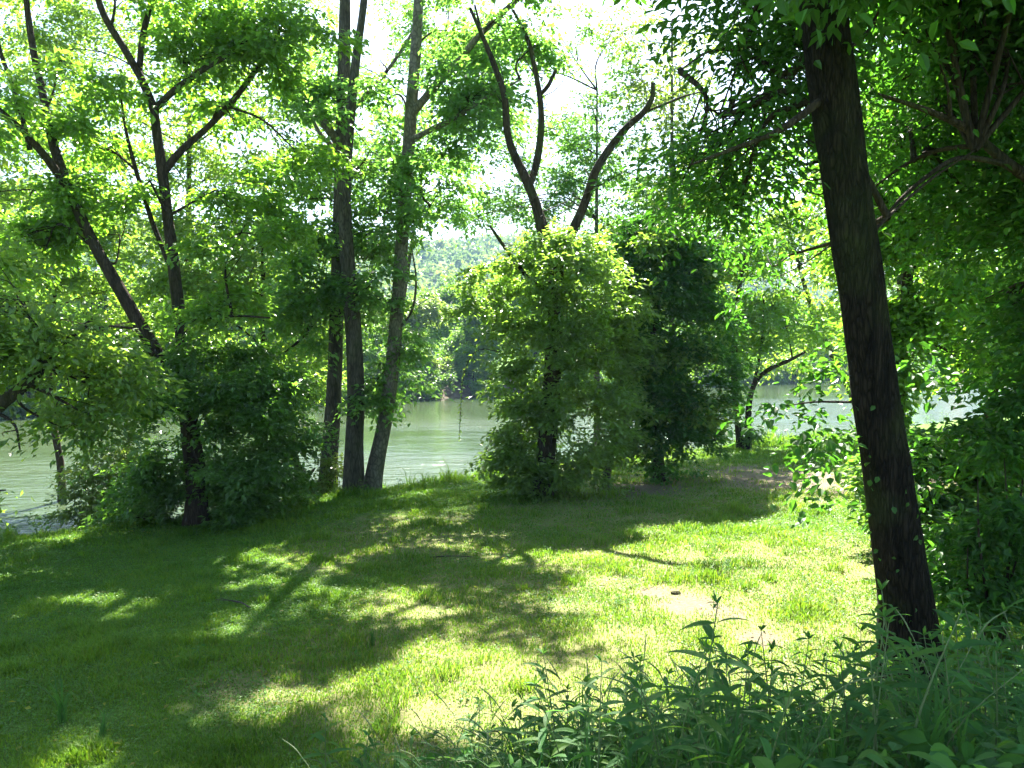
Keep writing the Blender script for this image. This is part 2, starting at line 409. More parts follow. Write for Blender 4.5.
# ------------------------------------------------------------------ lawn grass
def blades(name, x, y, h, w, lean, mat, colour):
    n = len(x); z = ground(x, y)
    b = np.stack([x, y, z - .005], 1)
    az = rng.random(n) * 2 * math.pi; ld = np.stack([np.cos(az), np.sin(az), np.zeros(n)], 1)
    a2 = az + math.pi / 2 + rng.normal(size=n) * .6; sd = np.stack([np.cos(a2), np.sin(a2), np.zeros(n)], 1)
    up = np.array([0, 0, 1.])
    m = b + up * (h * .6)[:, None] + ld * (h * lean * .35)[:, None]
    t = b + up * (h * (1 - .25 * lean))[:, None] + ld * (h * lean)[:, None]
    V = np.stack([b - sd * (w / 2)[:, None], b + sd * (w / 2)[:, None], m + sd * (w * .42)[:, None], m - sd * (w * .42)[:, None], t], 1)
    k = np.arange(n)[:, None] * 5
    return make_mesh(name, V.reshape(-1, 3), [k + np.array([[0, 1, 2, 3]]), k + np.array([[3, 2, 4]])], col=np.repeat(colour, 5, 0), mats=[mat])
n = 760000
d = 4.2 * (36 / 4.2) ** (rng.random(n) ** .8)
lat = (rng.random(n) - .5) * 1.42
x, y = d * lat, d
t = river_t(x, y)
dens = (1 - .75 * np.clip(field(DRY, x, y) * 1.3 * noise2(x, y, .5), 0, 1)) * (1 - .97 * np.clip(field(DIRT, x, y) * 2.2 * noise2(x, y, .35), 0, 1))
clump = noise2(x, y, .22) * .55 + noise2(x, y, 1.1) * .45
keep = (rng.random(n) < dens) & (t < 1.4) & (rng.random(n) < sstep(.12, .42, clump))
x, y, d, clump = x[keep], y[keep], d[keep], clump[keep]
h = (.016 + .042 * rng.random(len(x)) * clump * 1.6) * (.6 + 3.4 * noise2(x, y, .6, 13) ** 3 + 2.2 * sstep(.66, .85, noise2(x, y, .35, 17))) * (1 + .02 * d) * (1 + 2.2 * sstep(-1.2, .6, river_t(x, y)))
w = .0035 + .0007 * d
dry = field(DRY, x, y)
cc = leaf_colours(len(x), .5, .35)
pt = noise2(x, y, .9, 7) * .6 + noise2(x, y, .28, 2) * .4
cc *= np.stack([.4 + 1.3 * pt, .6 + .85 * pt, .8 + .4 * pt], 1)
straw = (rng.random(len(x)) < .03 + .28 * dry)[:, None]
cc = np.where(straw, np.array([1.9, 1.15, 2.2]) * (.8 + .4 * rng.random((len(x), 1))), cc)
tag(link('grass', blades('grass', x, y, h, w, .3 + .5 * rng.random(len(x)), M['grass'], cc)), 'short mown grass with clover and straw covering the lawn', 'grass', kind='stuff')

# clover between the blades
n = 330000
d = 4.2 * (34 / 4.2) ** (rng.random(n) ** .8); x = d * (rng.random(n) - .5) * 1.42; y = d
k = (river_t(x, y) < .8) & (rng.random(n) < sstep(.38, .62, noise2(x, y, 1.6, 21) * .6 + noise2(x, y, .3, 8) * .4) * (1 - .75 * np.clip(field(DRY, x, y), 0, 1)) * (1 - np.clip(field(DIRT, x, y) * 1.3, 0, 1)))
x, y, d = x[k], y[k], d[k]
pos = np.stack([x, y, ground(x, y) + .012 + .035 * rng.random(len(x))], 1)
ax = rng.normal(size=pos.shape) * np.array([1, 1, .25])
tag(link('clover', leaves_mesh('clover', pos, ax, np.array([0, 0, 1]) + rng.normal(size=pos.shape) * .3, (.013 + .0013 * d) * (.6 + .7 * rng.random(len(x))), .8, leaf_colours(len(x), .4, .3) * np.array([.9, 1.0, .9]), M['clover'])), 'small leaved clover spreading in patches through the lawn', 'clover', kind='stuff')

# ------------------------------------------------------------------ near trees
def low(px, py, d, dz=-.15):
    p = P(px, py, d); p[2] = g1(p[0], p[1]) + dz; return p
def PP(*a): return [P(*q) for q in a]

UP = dict(leaf=.2, L=.75, per=30, freq=.42, thr=.52, dens=1.8, flat=.35, per_clump=9)  # unseen clumps above the frame, gaps shaped to dapple the lawn
def tree_vine_left():
    d = 16.6; b = low(197, 525, d)
    T = Tree('forked_tree', 'dark forked tree wrapped in vines at the waterside, left of the three tall trunks', b)
    T.limb([b, P(196, 480, d), P(190, 430, d), P(184, 392, d)], [0.235, 0.191, 0.174], 'trunk', M['bark_dark'], 12, flare=.5)
    T.limb(PP((184, 396, d), (152, 345, d - .1), (120, 290, d - .2), (92, 240, d - .3), (72, 195, d - .3), (55, 150, d - .2), (42, 90, d), (30, 30, d), (24, -40, d), (30, -110, d)), [0.148, 0.122, 0.104, 0.087, 0.061, 0.035], 'limb', M['bark_dark'])
    T.limb(PP((70, 192, d - .3), (48, 160, d - .8), (20, 128, d - 1.2), (-15, 95, d - 1.4), (-50, 40, d - 1.5)), [.09, .07, .05, .03], 'limb', M['bark_dark'])
    T.limb(PP((30, 150, d - .6), (15, 90, d - .8), (0, 50, d - .8), (-10, -20, d - .9)), [.05, .04, .02], 'limb', M['bark_dark'])
    T.limb(PP((184, 396, d), (182, 340, d + .2), (174, 270, d + .3), (166, 200, d + .4), (158, 140, d + .4), (154, 110, d + .4)), [0.139, 0.122, 0.104, 0.087], 'limb', M['bark_dark'])
    T.limb(PP((155, 112, d + .4), (142, 80, d + .4), (125, 50, d + .3), (102, 10, d + .2), (90, -40, d), (85, -120, d)), [.09, .08, .06, .03], 'limb', M['bark_dark'])
    T.limb(PP((139, 75, d + .4), (143, 35, d + .6), (151, 0, d + .7), (155, -60, d + .8)), [.07, .06, .03], 'limb', M['bark_dark'])
    T.limb(PP((156, 108, d + .4), (175, 90, d + .2), (205, 68, d), (238, 48, d - .1), (262, 20, d - .2)), [.07, .06, .05, .02], 'limb', M['bark_dark'])
    T.limb(PP((164, 172, d + .4), (182, 150, d + .5), (210, 125, d + .6), (240, 92, d + .6), (268, 52, d + .5), (285, 20, d + .4)), [.08, .07, .06, .05, .02], 'limb', M['bark_dark'])
    T.limb(PP((176, 280, d + .3), (150, 215, d + .5), (128, 140, d + .5), (120, 90, d + .6)), [.06, .045, .02], 'limb', M['bark_dark'])
    T.limb(PP((181, 322, d + .2), (210, 318, d - .2), (240, 316, d - .5), (270, 318, d - .8)), [.04, .03, .015], 'limb', M['bark_dark'])
    k = dict(leaf=.14, L=.62, per=24, freq=.75, thr=.48, dens=1.45, flat=.30, per_clump=7)
    for a in ((60, 60, d - .5, 75, 55, 1.3, 90), (50, 190, d - .2, 50, 40, 1., 45), (150, 180, d - .3, 30, 50, .8, 30), (-20, 80, d - 1, 70, 70, 1.4, 55), (110, -10, d, 90, 50, 1.5, 75), (190, 40, d + .3, 75, 50, 1.2, 80), (270, 45, d + .3, 60, 50, 1.1, 75),
              (235, 120, d + .6, 65, 45, 1.2, 90), (215, 190, d + .5, 70, 45, 1.3, 70), (245, 225, d, 60, 36, 1.2, 45), (110, 150, d + .5, 55, 40, 1.2, 60), (45, 250, d - .2, 70, 50, 1.3, 120),
              (120, 235, d + .3, 50, 40, 1.2, 60), (15, 190, d - .6, 55, 40, 1.2, 70), (90, 330, d + .2, 70, 40, 1.2, 90), (225, 300, d - .3, 60, 30, 1.1, 45), (295, 150, d + .4, 40, 40, 1, 40), (20, 20, d - .6, 50, 40, 1.2, 50), (275, 10, d + .4, 50, 30, 1., 50), (60, -90, d, 80, 40, 1.5, 40), (180, -100, d + .4, 80, 40, 1.5, 40)):
        T.pblob(*a, **(k if a[1] > -50 else UP))
    T.done(M['leaf_maple'], M['bark_dark'], yellow=.35)
    # the vines wrapped round the lower trunk
    T.column([(345, 190, 265), (365, 155, 285), (400, 132, 300), (430, 138, 290), (460, 140, 292), (490, 128, 276), (515, 132, 262), (532, 150, 240)], d - .1, 300, leaf=.13, L=.5, thr=.44, freq=1.2)
    T.flush(M['leaf_vine'], 'vine_leaves', yellow=.12)
tree_vine_left()

def tree_left_edge():
    d = 12.5; b = low(-75, 560, d)
    T = Tree('leaning_tree', 'tree at the left edge with one dark bough reaching over the water', b)
    T.limb([b, P(-70, 480, d), P(-45, 440, d), P(0, 405, d), P(30, 380, d + .2), P(62, 345, d + .4), P(95, 318, d + .6)], [.16, .13, .10, .07, .03], 'trunk', M['bark_dark'], 10, flare=.3)
    T.limb([P(-60, 455, d), P(-80, 350, d), P(-90, 250, d), P(-70, 150, d)], [.12, .1, .05], 'limb', M['bark_dark'])
    k = dict(leaf=.125, L=.7, per=20, droop=.6, thr=.42, dens=1.4)
    for a in ((45, 350, d + .5, 75, 45, 1.0, 120), (90, 385, d + .8, 50, 28, .8, 80), (10, 300, d, 60, 55, 1.1, 90), (20, 450, d - .2, 30, 20, .5, 13), (35, 478, d - .3, 22, 10, .4, 6), (6, 490, d, 16, 30, .4, 9), (103, 425, d + .8, 16, 22, .3, 16), (66, 430, d + .7, 14, 18, .3, 10), (-80, 280, d, 80, 100, 1.6, 70), (-60, 150, d, 90, 70, 1.6, 40), (-40, 400, d, 40, 40, .8, 26)):
        T.pblob(*a, **k)
    T.done(M['leaf_box'], M['bark_dark'], yellow=.35)
tree_left_edge()

def tree_syc_a():
    d = 21.6; b = low(326, 492, d)
    T = Tree('tall_tree', 'tall straight tree with a dark lower trunk, leftmost of the three tall trunks', b)
    T.limb([b, P(330, 450, d), P(334, 390, d), P(337, 300, d), P(340, 220, d), P(342, 140, d), P(344, 70, d), P(345, 0, d), P(348, -120, d), P(350, -230, d)], [0.261, 0.209, 0.191, 0.183, 0.174, 0.157, 0.122, 0.052], 'trunk', M['bark_grey'], 14, flare=.35, rough=.06)
    T.limb(PP((338, 142, d), (318, 115, d - .4), (296, 85, d - .8), (285, 60, d - 1), (270, 10, d - 1.2)), [.12, .10, .08, .04], 'limb', M['bark_pale'])
    T.limb(PP((336, 150, d), (318, 130, d + .4), (305, 95, d + .8), (300, 40, d + 1)), [.07, .05, .03], 'limb', M['bark_pale'])
    T.limb(PP((336, 300, d), (318, 318, d - .3), (300, 340, d - .6), (285, 352, d - .8)), [.06, .05, .02], 'limb', M['bark_dark'])
    k = dict(leaf=.15, L=.7, per=22, freq=.8, thr=.43, dens=2.0, per_clump=8)
    for a in ((300, 40, d - .5, 60, 50, 1.6, 46), (260, 100, d - 1, 50, 40, 1.3, 50), (330, 120, d + .5, 50, 50, 1.6, 50), (300, 200, d + .3, 45, 50, 1.4, 60), (320, 270, d - .2, 40, 40, 1.2, 60), (350, 180, d + 1.3, 40, 40, .7, 40), (300, 300, d - .6, 45, 45, 1.2, 80), (290, -60, d, 100, 50, 2.2, 18), (350, -150, d, 110, 60, 2.4, 40), (290, -220, d, 120, 55, 2.6, 80), (200, -200, d, 80, 50, 2.2, 30)):
        T.pblob(*a, **(k if a[1] > -50 else UP))
    T.done(M['leaf_syc'], M['bark_grey'])
def tree_syc_b():
    d = 20.6; b = low(354, 497, d)
    T = Tree('tall_tree', 'tall straight tree with mottled bark, middle one of the three tall trunks', b)
    T.limb([b, P(354, 450, d), P(356, 390, d), P(352, 310, d), P(347, 250, d), P(345, 190, d), P(350, 120, d), P(356, 60, d), P(364, 0, d), P(372, -90, d), P(385, -200, d)], [0.252, 0.217, 0.209, 0.183, 0.148, 0.122, 0.096, 0.078, 0.044], 'trunk', M['bark_grey'], 14, flare=.35, rough=.06)
    T.limb(PP((353, 110, d), (375, 85, d + .4), (395, 60, d + .8), (420, 20, d + 1)), [.06, .05, .03], 'limb', M['bark_pale'])
    k = dict(leaf=.15, L=.7, per=22, freq=.8, thr=.43, dens=2.0, per_clump=8)
    for a in ((380, 60, d + .5, 50, 60, 1.6, 40), (370, 150, d, 42, 40, 1.4, 40), (375, 280, d, 30, 45, 1.1, 45), (385, 370, d + .4, 22, 45, .8, 28), (345, 270, d + 1.2, 40, 35, .7, 50), (400, -60, d, 90, 50, 2.2, 20), (400, -200, d, 110, 55, 2.4, 100), (350, -280, d, 100, 50, 2.4, 70)):
        T.pblob(*a, **(k if a[1] > -50 else UP))
    T.done(M['leaf_syc'], M['bark_grey'])
def tree_syc_c():
    d = 20.9; b = low(371, 494, d)
    T = Tree('tall_tree', 'slim pale tall tree leaning right, rightmost of the three tall trunks', b)
    T.limb([b, P(376, 465, d), P(384, 425, d), P(392, 370, d), P(398, 300, d), P(402, 240, d), P(407, 170, d), P(412, 100, d), P(417, 30, d), P(421, -40, d), P(430, -160, d)], [0.235, 0.191, 0.183, 0.174, 0.165, 0.157, 0.139, 0.113, 0.052], 'trunk', M['bark_pale'], 14, flare=.35, rough=.06)
    T.limb(PP((411, 115, d), (432, 90, d - .3), (455, 65, d - .5), (480, 35, d - .8), (510, 6, d - 1), (545, -20, d - 1.2)), [.11, .10, .08, .07, .04], 'limb', M['bark_pale'])
    T.limb(PP((409, 142, d), (430, 130, d - .5), (455, 118, d - .9), (490, 95, d - 1.3), (520, 80, d - 1.6)), [.08, .07, .05, .02], 'limb', M['bark_pale'])
    T.limb(PP((404, 205, d), (418, 222, d - .3), (440, 190, d - .6)), [.03, .02, .01], 'limb', M['bark_grey'])
    T.limb(PP((398, 330, d), (412, 310, d - .3), (416, 280, d - .4), (412, 250, d - .6)), [.035, .03, .015], 'limb', M['bark_grey'])
    k = dict(leaf=.15, L=.7, per=22, freq=.8, thr=.43, dens=2.0, per_clump=8)
    for a in ((452, 30, d + .4, 38, 40, 1.2, 50), (462, 110, d - .6, 42, 38, 1.2, 50), (378, 105, d + 1.3, 30, 45, .6, 30), (430, 180, d, 40, 38, 1.3, 45), (380, 210, d + 1.2, 32, 32, .6, 30), (420, 228, d - .3, 32, 18, 1, 22), (500, 25, d - 1, 55, 35, 1.3, 30), (570, -5, d - 1.2, 60, 40, 1.3, 18), (535, 45, d - 1.2, 34, 26, 1, 16), (490, 110, d - 1, 40, 35, 1.1, 36), (405, 350, d, 22, 30, .7, 18), (460, -80, d, 90, 50, 2.2, 12), (440, -200, d, 90, 45, 2.2, 120), (520, -225, d - .3, 70, 40, 2, 120), (430, -290, d, 90, 45, 2.2, 70)):
        T.pblob(*a, **(k if a[1] > -50 else UP))
    T.done(M['leaf_syc'], M['bark_pale'])
tree_syc_a(); tree_syc_b(); tree_syc_c()

def tree_dead_centre():
    d = 19.0; b = low(541, 502, d)
    T = Tree('vine_covered_tree', 'half dead tree with bare antler limbs above a mound of vines on the lawn edge', b)
    T.limb([b, P(545, 460, d), P(551, 400, d), P(555, 330, d), P(556, 280, d), P(556, 255, d)], [.25, .21, .19, .19], 'trunk', M['bark_dead'], 12, flare=.4)
    bd = M['bark_dead']
    T.limb(PP((552, 262, d), (543, 235, d), (536, 205, d), (527, 182, d), (513, 152, d), (507, 130, d), (504, 95, d - .1), (493, 62, d - .1), (482, 35, d - .2), (470, 8, d - .2)), [0.130, 0.120, 0.110, 0.090, 0.075, 0.060, 0.035], 'dead_limb', bd)
    T.limb(PP((484, 40, d - .2), (479, 22, d - .1), (475, 5, d)), [.04, .03, .02], 'dead_limb', bd)
    T.limb(PP((529, 186, d), (536, 165, d + .2), (541, 130, d + .3), (540, 98, d + .3), (535, 70, d + .3), (528, 40, d + .4), (513, 10, d + .4)), [0.090, 0.080, 0.080, 0.060, 0.050, 0.030], 'dead_limb', bd)
    T.limb(PP((540, 95, d + .3), (548, 86, d + .2), (553, 76, d + .2), (556, 70, d + .2)), [.05, .045, .03], 'dead_limb', bd)
    T.limb(PP((560, 262, d), (572, 232, d), (584, 205, d), (595, 172, d - .1), (610, 148, d - .1), (628, 126, d - .2), (643, 113, d - .2), (652, 98, d - .3), (653, 83, d - .3)), [0.120, 0.110, 0.100, 0.090, 0.080, 0.070, 0.050], 'dead_limb', bd)
    T.limb(PP((645, 112, d - .2), (665, 104, d - .2), (685, 96, d), (710, 90, d)), [.03, .025, .01], 'dead_limb', bd)
    T.limb(PP((558, 268, d), (548, 235, d + .1), (540, 210, d + .1), (530, 190, d + .1)), [.08, .06, .05], 'dead_limb', bd)
    T.limb(PP((548, 290, d), (530, 280, d - .5), (508, 252, d - .8), (490, 226, d - 1)), [.06, .05, .03], 'dead_limb', bd)
    for k in range(40):
        src = [T.limbs[j] for j in (1, 3, 5, 7)][k % 4]
        p = src[int(rng.uniform(.15, .97) * len(src))]; tw = Tubes()
        dirv = rng.normal(size=3) * np.array([.6, .6, .4]) + np.array([0, 0, .35]); l = rng.uniform(.4, 1.3)
        path = spline([p, p + dirv * l * .5 + rng.normal(size=3) * .08, p + dirv * l + rng.normal(size=3) * .12], 9)
        tw.add(path, [.014, .009, .003], 4)
        for q in range(3):
            o = path[rng.integers(2, 7)]; d2 = dirv * .5 + rng.normal(size=3) * .5
            tw.add(spline([o, o + d2 * l * .2 + rng.normal(size=3) * .03, o + d2 * l * .45], 5), [.006, .004, .002], 3)
        link('bare_twig', tw.mesh('bare_twig', M['bark_grey']), T.root)
    T.column([(236, 535, 590), (255, 508, 622), (290, 476, 640), (320, 492, 634), (350, 508, 622), (380, 492, 620), (410, 478, 616), (440, 486, 606), (470, 494, 600), (503, 512, 592)], d, 350, thr=.41, freq=1.25)
    for a in ((500, 275, d - .4, 34, 14, .6, 30), (468, 302, d - .4, 20, 10, .4, 12), (610, 262, d + .2, 34, 14, .6, 30)):
        T.pblob(*a, leaf=.14, L=.5, per=22, attach=False, flat=.3)
    T.flush(M['leaf_box'], 'vine_leaves', yellow=.14)
    # one strand hanging over the water
    tw = Tubes(); p0 = P(500, 352, d - .9)
    pts = [p0, P(478, 350, d - 1), P(464, 372, d - 1), P(461, 405, d - 1), P(459, 440, d - 1)]
    tw.add(spline(pts, 14), [.012, .006], 4); link('hanging_vine', tw.mesh('hanging_vine', M['bark_grey']), T.root)
    sp = spline(pts, 40)[10:]; 
    pos = np.repeat(sp, 2, 0); mlen = len(pos)
    ax = rng.normal(size=(mlen, 3)) * .6 + np.array([0, 0, -.9])
    link('leaves', leaves_mesh('leaves', pos, ax, rng.normal(size=(mlen, 3)), .09 * (.6 + .6 * rng.random(mlen)), .5, leaf_colours(mlen), M['leaf_box']), T.root)
tree_dead_centre()

def tree_bush_right():
    d = 20.8; b = low(660, 472, d)
    T = Tree('vine_bush', 'dense dark bush with a pale leaning stem right of the half dead tree', b, 'bush')
    T.limb([b, P(655, 420, d), P(650, 360, d), P(660, 290, d)], [.15, .12, .06], 'trunk', M['bark_dark'], 9, flare=.3)
    T.limb([low(603, 472, d - .6), P(612, 450, d - .6), P(622, 420, d - .5), P(620, 375, d - .4), P(612, 320, d - .2), P(608, 290, d)], [.11, .09, .08, .05], 'trunk', M['bark_pale'], 9, label='pale leaning stem')
    T.column([(215, 640, 690), (240, 618, 704), (280, 612, 716), (330, 625, 722), (380, 634, 724), (430, 636, 720), (455, 638, 708), (474, 644, 692)], d, 360, thr=.40, freq=1.25)
    T.done(M['leaf_near'], M['bark_dark'], yellow=.25)  # dark leaf colour stands for the shaded interior of the bush
    for a in ((628, 290, d - .7, 30, 22, .6, 40), (650, 245, d - .4, 34, 18, .6, 40), (690, 265, d - .3, 30, 18, .6, 36), (634, 350, d - .9, 24, 28, .5, 40), (640, 410, d - .9, 24, 24, .5, 34), (690, 345, d - .8, 26, 16, .5, 26), (700, 405, d - .7, 26, 18, .5, 30), (628, 450, d - .8, 16, 16, .4, 18), (720, 430, d - .3, 18, 14, .4, 16)):
        T.pblob(*a, leaf=.14, L=.52, per=22, attach=False, flat=.3)
    T.flush(M['leaf_box'], 'leaves', yellow=.14)  # paler overlay clumps put the sunlit leaves into the colour
tree_bush_right()

def mid_tree(px, base_py, d, blobs, label, mat, bark, r=.14, name='bank_tree', top=None, lean=0, **kw):
    b = low(px, base_py, d); tp = P(px + lean, top if top is not None else min(q[1] for q in blobs), d)
    T = Tree(name, label, b, group=None)
    m = b + (tp - b) * .5 + rng.normal(size=3) * .15
    T.limb([b, b + (tp - b) * .2, m, tp], [r, r * .85, r * .65, r * .2], 'trunk', M[bark], 9, flare=.3)
    for q in blobs: T.pblob(q[0], q[1], d + q[5] if len(q) > 5 else d, q[2], q[3], q[2] * d / F * .75, q[4], **kw)
    T.done(M[mat], M[bark])
    return T
K = dict(leaf=.165, L=.85, per=20, thr=.40, freq=.8, dens=1.8)
KF = dict(leaf=.13, L=.75, per=22, thr=.30, freq=1.0, dens=2.3, per_clump=4)
# trees on the near bank seen between and behind the front row
mid_tree(262, 470, 25, [(255, 255, 55, 45, 110), (215, 320, 60, 50, 110), (290, 330, 50, 50, 110), (255, 385, 60, 40, 100), (180, 270, 50, 45, 80), (300, 390, 36, 36, 50), (200, 215, 40, 30, 50), (300, 230, 36, 36, 40)], 'leafy tree filling the gap between the vine wrapped fork and the tall trunks', 'leaf_box', 'bark_dark', **K)
mid_tree(60, 480, 26, [(60, 250, 60, 40, 90), (20, 290, 60, 50, 100), (100, 290, 50, 50, 90), (140, 240, 40, 36, 50), (60, 340, 70, 40, 90), (-10, 230, 50, 40, 60), (120, 350, 50, 30, 60)], 'round leafy tree behind the bough that reaches over the water', 'leaf_box', 'bark_dark', **K)
mid_tree(190, 480, 27, [(30, 50, 75, 60, 150), (120, 30, 70, 50, 110), (220, 60, 60, 50, 100), (60, 160, 70, 50, 140), (150, 140, 60, 50, 110), (240, 160, 50, 45, 90), (10, 110, 50, 40, 60), (30, -20, 70, 40, 40), (290, 20, 50, 50, 45), (290, 120, 40, 40, 30), (0, 200, 50, 30, 36)], 'tall thin crowned tree showing behind the limbs of the vine wrapped fork', 'leaf_box', 'bark_grey', r=.18, top=20, **KF)
mid_tree(371, 470, 31, [(430, 60, 45, 45, 70), (470, 130, 40, 36, 50), (425, 150, 36, 36, 50), (480, 40, 45, 40, 50), (440, 0, 60, 36, 50), (375, 120, 36, 60, 60), (310, 60, 40, 60, 50), (520, 100, 36, 36, 6), (500, 20, 46, 34, 10), (470, 190, 26, 18, 12)], 'airy tall tree rising behind the slim pale trunk', 'leaf_syc', 'bark_grey', r=.12, top=40, lean=72, **KF)
mid_tree(597, 470, 28.5, [(590, 150, 55, 50, 75), (560, 190, 40, 35, 40), (630, 175, 45, 45, 60), (540, 130, 36, 26, 14), (580, 95, 40, 30, 8), (610, 225, 50, 35, 70), (525, 200, 40, 30, 40), (500, 150, 36, 36, 26), (560, 35, 46, 30, 18), (510, 70, 34, 34, 12), (610, 40, 34, 30, 14), (600, 100, 40, 30, 16), (480, 215, 26, 20, 18)], 'slender grey tree with thin foliage rising behind the half dead tree', 'leaf_syc', 'bark_grey', r=.13, top=90, **KF)
mid_tree(672, 465, 30, [(665, 130, 45, 50, 70), (690, 190, 50, 45, 90), (650, 215, 50, 40, 90), (700, 250, 45, 40, 80), (640, 95, 40, 25, 14), (715, 60, 30, 40, 18), (640, 40, 34, 30, 14), (690, 20, 24, 24, 8), (620, 260, 40, 26, 60)], 'yellow green tree standing just behind the dense dark bush', 'leaf_yellow', 'bark_grey', r=.15, **K)
mid_tree(868, 450, 33, [(760, 210, 55, 55, 100), (800, 260, 50, 50, 100), (740, 280, 50, 45, 90), (790, 320, 50, 35, 80), (720, 200, 40, 45, 60), (820, 190, 50, 50, 70), (840, 300, 40, 50, 70)], 'bright round crowned tree behind the small twin stemmed tree', 'leaf_box', 'bark_grey', r=.16, lean=-90, **K)

def tree_small_twin():
    d = 29; b = low(741, 456, d)
    T = Tree('small_tree', 'small twin stemmed tree on the bare earth between bush and big trunk', b)
    T.limb([b, P(738, 420, d), P(734, 370, d), P(738, 300, d), P(745, 250, d)], [.14, .12, .10, .05], 'trunk', M['bark_dark'], 9)
    T.limb([low(749, 456, d), P(748, 420, d), P(752, 390, d), P(765, 372, d), P(790, 360, d), P(805, 352, d)], [.12, .1, .08, .04], 'trunk', M['bark_dark'], 8)
    T.limb(PP((750, 400, d), (757, 370, d), (762, 340, d), (764, 300, d)), [.07, .05, .03], 'limb', M['bark_dark'])
    for a in ((745, 310, d, 45, 38, 1.2, 110), (720, 340, d, 32, 30, 1, 60), (785, 325, d, 35, 26, 1, 60), (752, 250, d, 40, 40, 1.2, 70)):
        T.pblob(*a, leaf=.14, L=.8, per=22)
    T.done(M['leaf_maple'], M['bark_dark'])
    for a in ((752, 430, d, 11, 26, .4, 30), (718, 430, d, 14, 10, .4, 12)):
        T.pblob(*a, leaf=.12, L=.4, per=18, attach=False)
    T.flush(M['leaf_vine'], 'vine_leaves')
tree_small_twin()

# ------------------------------------------------------------------ the big tree on the right and its neighbours
def tree_big():
    d = 6.5; b = low(918, 700, d, -.25)
    T = Tree('big_tree', 'big dark furrowed trunk leaning left in the right foreground', b)
    T.limb([b, P(908, 630, d), P(902, 580, d), P(884, 450, d), P(872, 370, d), P(860, 280, d), P(847, 190, d), P(835, 100, d), P(822, 0, d), P(808, -120, d), P(795, -300, d), P(790, -500, d)], [0.221, 0.202, 0.188, 0.183, 0.179, 0.174, 0.169, 0.155, 0.113], 'trunk', M['bark_big'], 40, rough=.11, n=140, flare=.5)
    bd = M['bark_dark']
    T.limb(PP((845, 130, d), (800, 95, d + .5), (760, 60, d + 1), (715, 50, d + 1.4), (680, 70, d + 1.7)), [.032, .02, .008], 'limb', bd)
    T.limb(PP((835, 90, d), (780, 130, d - .2), (730, 150, d - .1), (690, 165, d)), [.035, .02, .008], 'limb', bd)
    T.limb(PP((818, -40, d), (760, -60, d + .4), (690, -40, d + .9), (650, 0, d + 1.2)), [.06, .04, .015], 'limb', bd)
    T.limb(PP((855, 250, d), (890, 215, d + .5), (930, 180, d + .9), (975, 150, d + 1.2)), [.018, .013, .008], 'limb', bd)
    T.limb(PP((815, -60, d), (880, -160, d - .5), (960, -220, d - 1)), [.08, .06, .03], 'limb', bd)
    T.limb(PP((805, -160, d), (760, -260, d + .8), (700, -330, d + 1.5)), [.08, .06, .03], 'limb', bd)
    T.limb(PP((874, 400, d), (850, 402, d + .2), (815, 402, d + .3), (785, 406, d + .3)), [.014, .009, .004], 'limb', bd)
    k = dict(leaf=.078, L=.62, per=20, thr=.38, freq=1.3, droop=.5, per_clump=3, dens=1.5, flat=.34)
    for a in ((722, 145, d + 1.0, 40, 45, .6, 26), (760, 90, d + .8, 42, 55, .6, 36), (800, 50, d + .7, 34, 60, .4, 28), (740, 205, d + 1.1, 50, 34, .6, 20), (800, 165, d + .9, 36, 50, .4, 18), (750, 20, d + 1.1, 36, 30, .5, 22), (790, 255, d + 1.4, 40, 30, .5, 10), (818, 70, d + .1, 16, 22, .1, 4),
              (900, 30, d + 1.6, 50, 50, .5, 46), (960, 10, d + 1.6, 60, 50, .6, 60), (1010, 40, d + 1.6, 40, 60, .6, 44), (935, 100, d + 2.4, 50, 35, .5, 26), (690, 165, d + 1.5, 26, 36, .4, 22), (880, 10, d + .7, 30, 40, .3, 30)):
        T.pblob(*a, **k)
    k = dict(leaf=.12, L=.6, per=18, thr=.36, freq=1.0, droop=.5)
    for px, py, dd, r, n in ((800, -100, 7.6, 85, 90), (900, -120, 7.4, 110, 140), (1020, -140, 7.5, 130, 150), (800, -250, 7.5, 170, 200), (960, -320, 7.0, 170, 170), (730, -290, 8.5, 120, 80), (850, -480, 7.5, 200, 220), (1080, -20, 7.6, 80, 120), (600, -125, 11.5, 85, 110), (660, -190, 10, 90, 90), (560, -230, 14, 90, 70), (900, -200, 5.0, 160, 130), (1050, -300, 5.5, 160, 120), (820, -420, 9.5, 170, 160), (960, -300, 10, 150, 150), (1080, -250, 9.5, 160, 150), (1000, -480, 11, 200, 170), (1000, -70, 9, 90, 110), (900, -80, 9, 80, 80)):  # unseen crown out of frame, with clumps added to shade the foreground
        T.pblob(px, py, dd, r, r * .8, 1.2, n, **k)
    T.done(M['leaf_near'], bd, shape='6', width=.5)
    # spray of young leaves beside the trunk
    for a in ((805, 402, d + .3, 38, 16, .25, 11), (840, 425, d + .4, 24, 24, .25, 10), (810, 440, d + .3, 22, 14, .2, 5), (836, 370, d + .5, 20, 18, .2, 6), (852, 480, d + .4, 18, 24, .2, 6), (910, 370, d + .5, 14, 36, .2, 8)):
        T.pblob(*a, leaf=.078, L=.34, per=10, thr=0, attach=False, flat=.35, droop=.5, dens=.95)
    T.flush(M['leaf_near'], 'leaves', shape='6', width=.7, yellow=.3)
    # ivy on the bark
    th = rng.random(44) * 2 * math.pi; hh = rng.beta(1.6, 1.8, 44)
    ctr = spline([P(908, 640, d), P(892, 520, d), P(876, 400, d)], 60)[(hh * 59).astype(int)]
    out = np.stack([np.cos(th), np.sin(th), np.zeros(44)], 1); out[:, 1] = -np.abs(out[:, 1])
    pos = ctr + out * .215
    ax = rng.normal(size=(44, 3)) * .5 + np.array([0, 0, -.8]); 
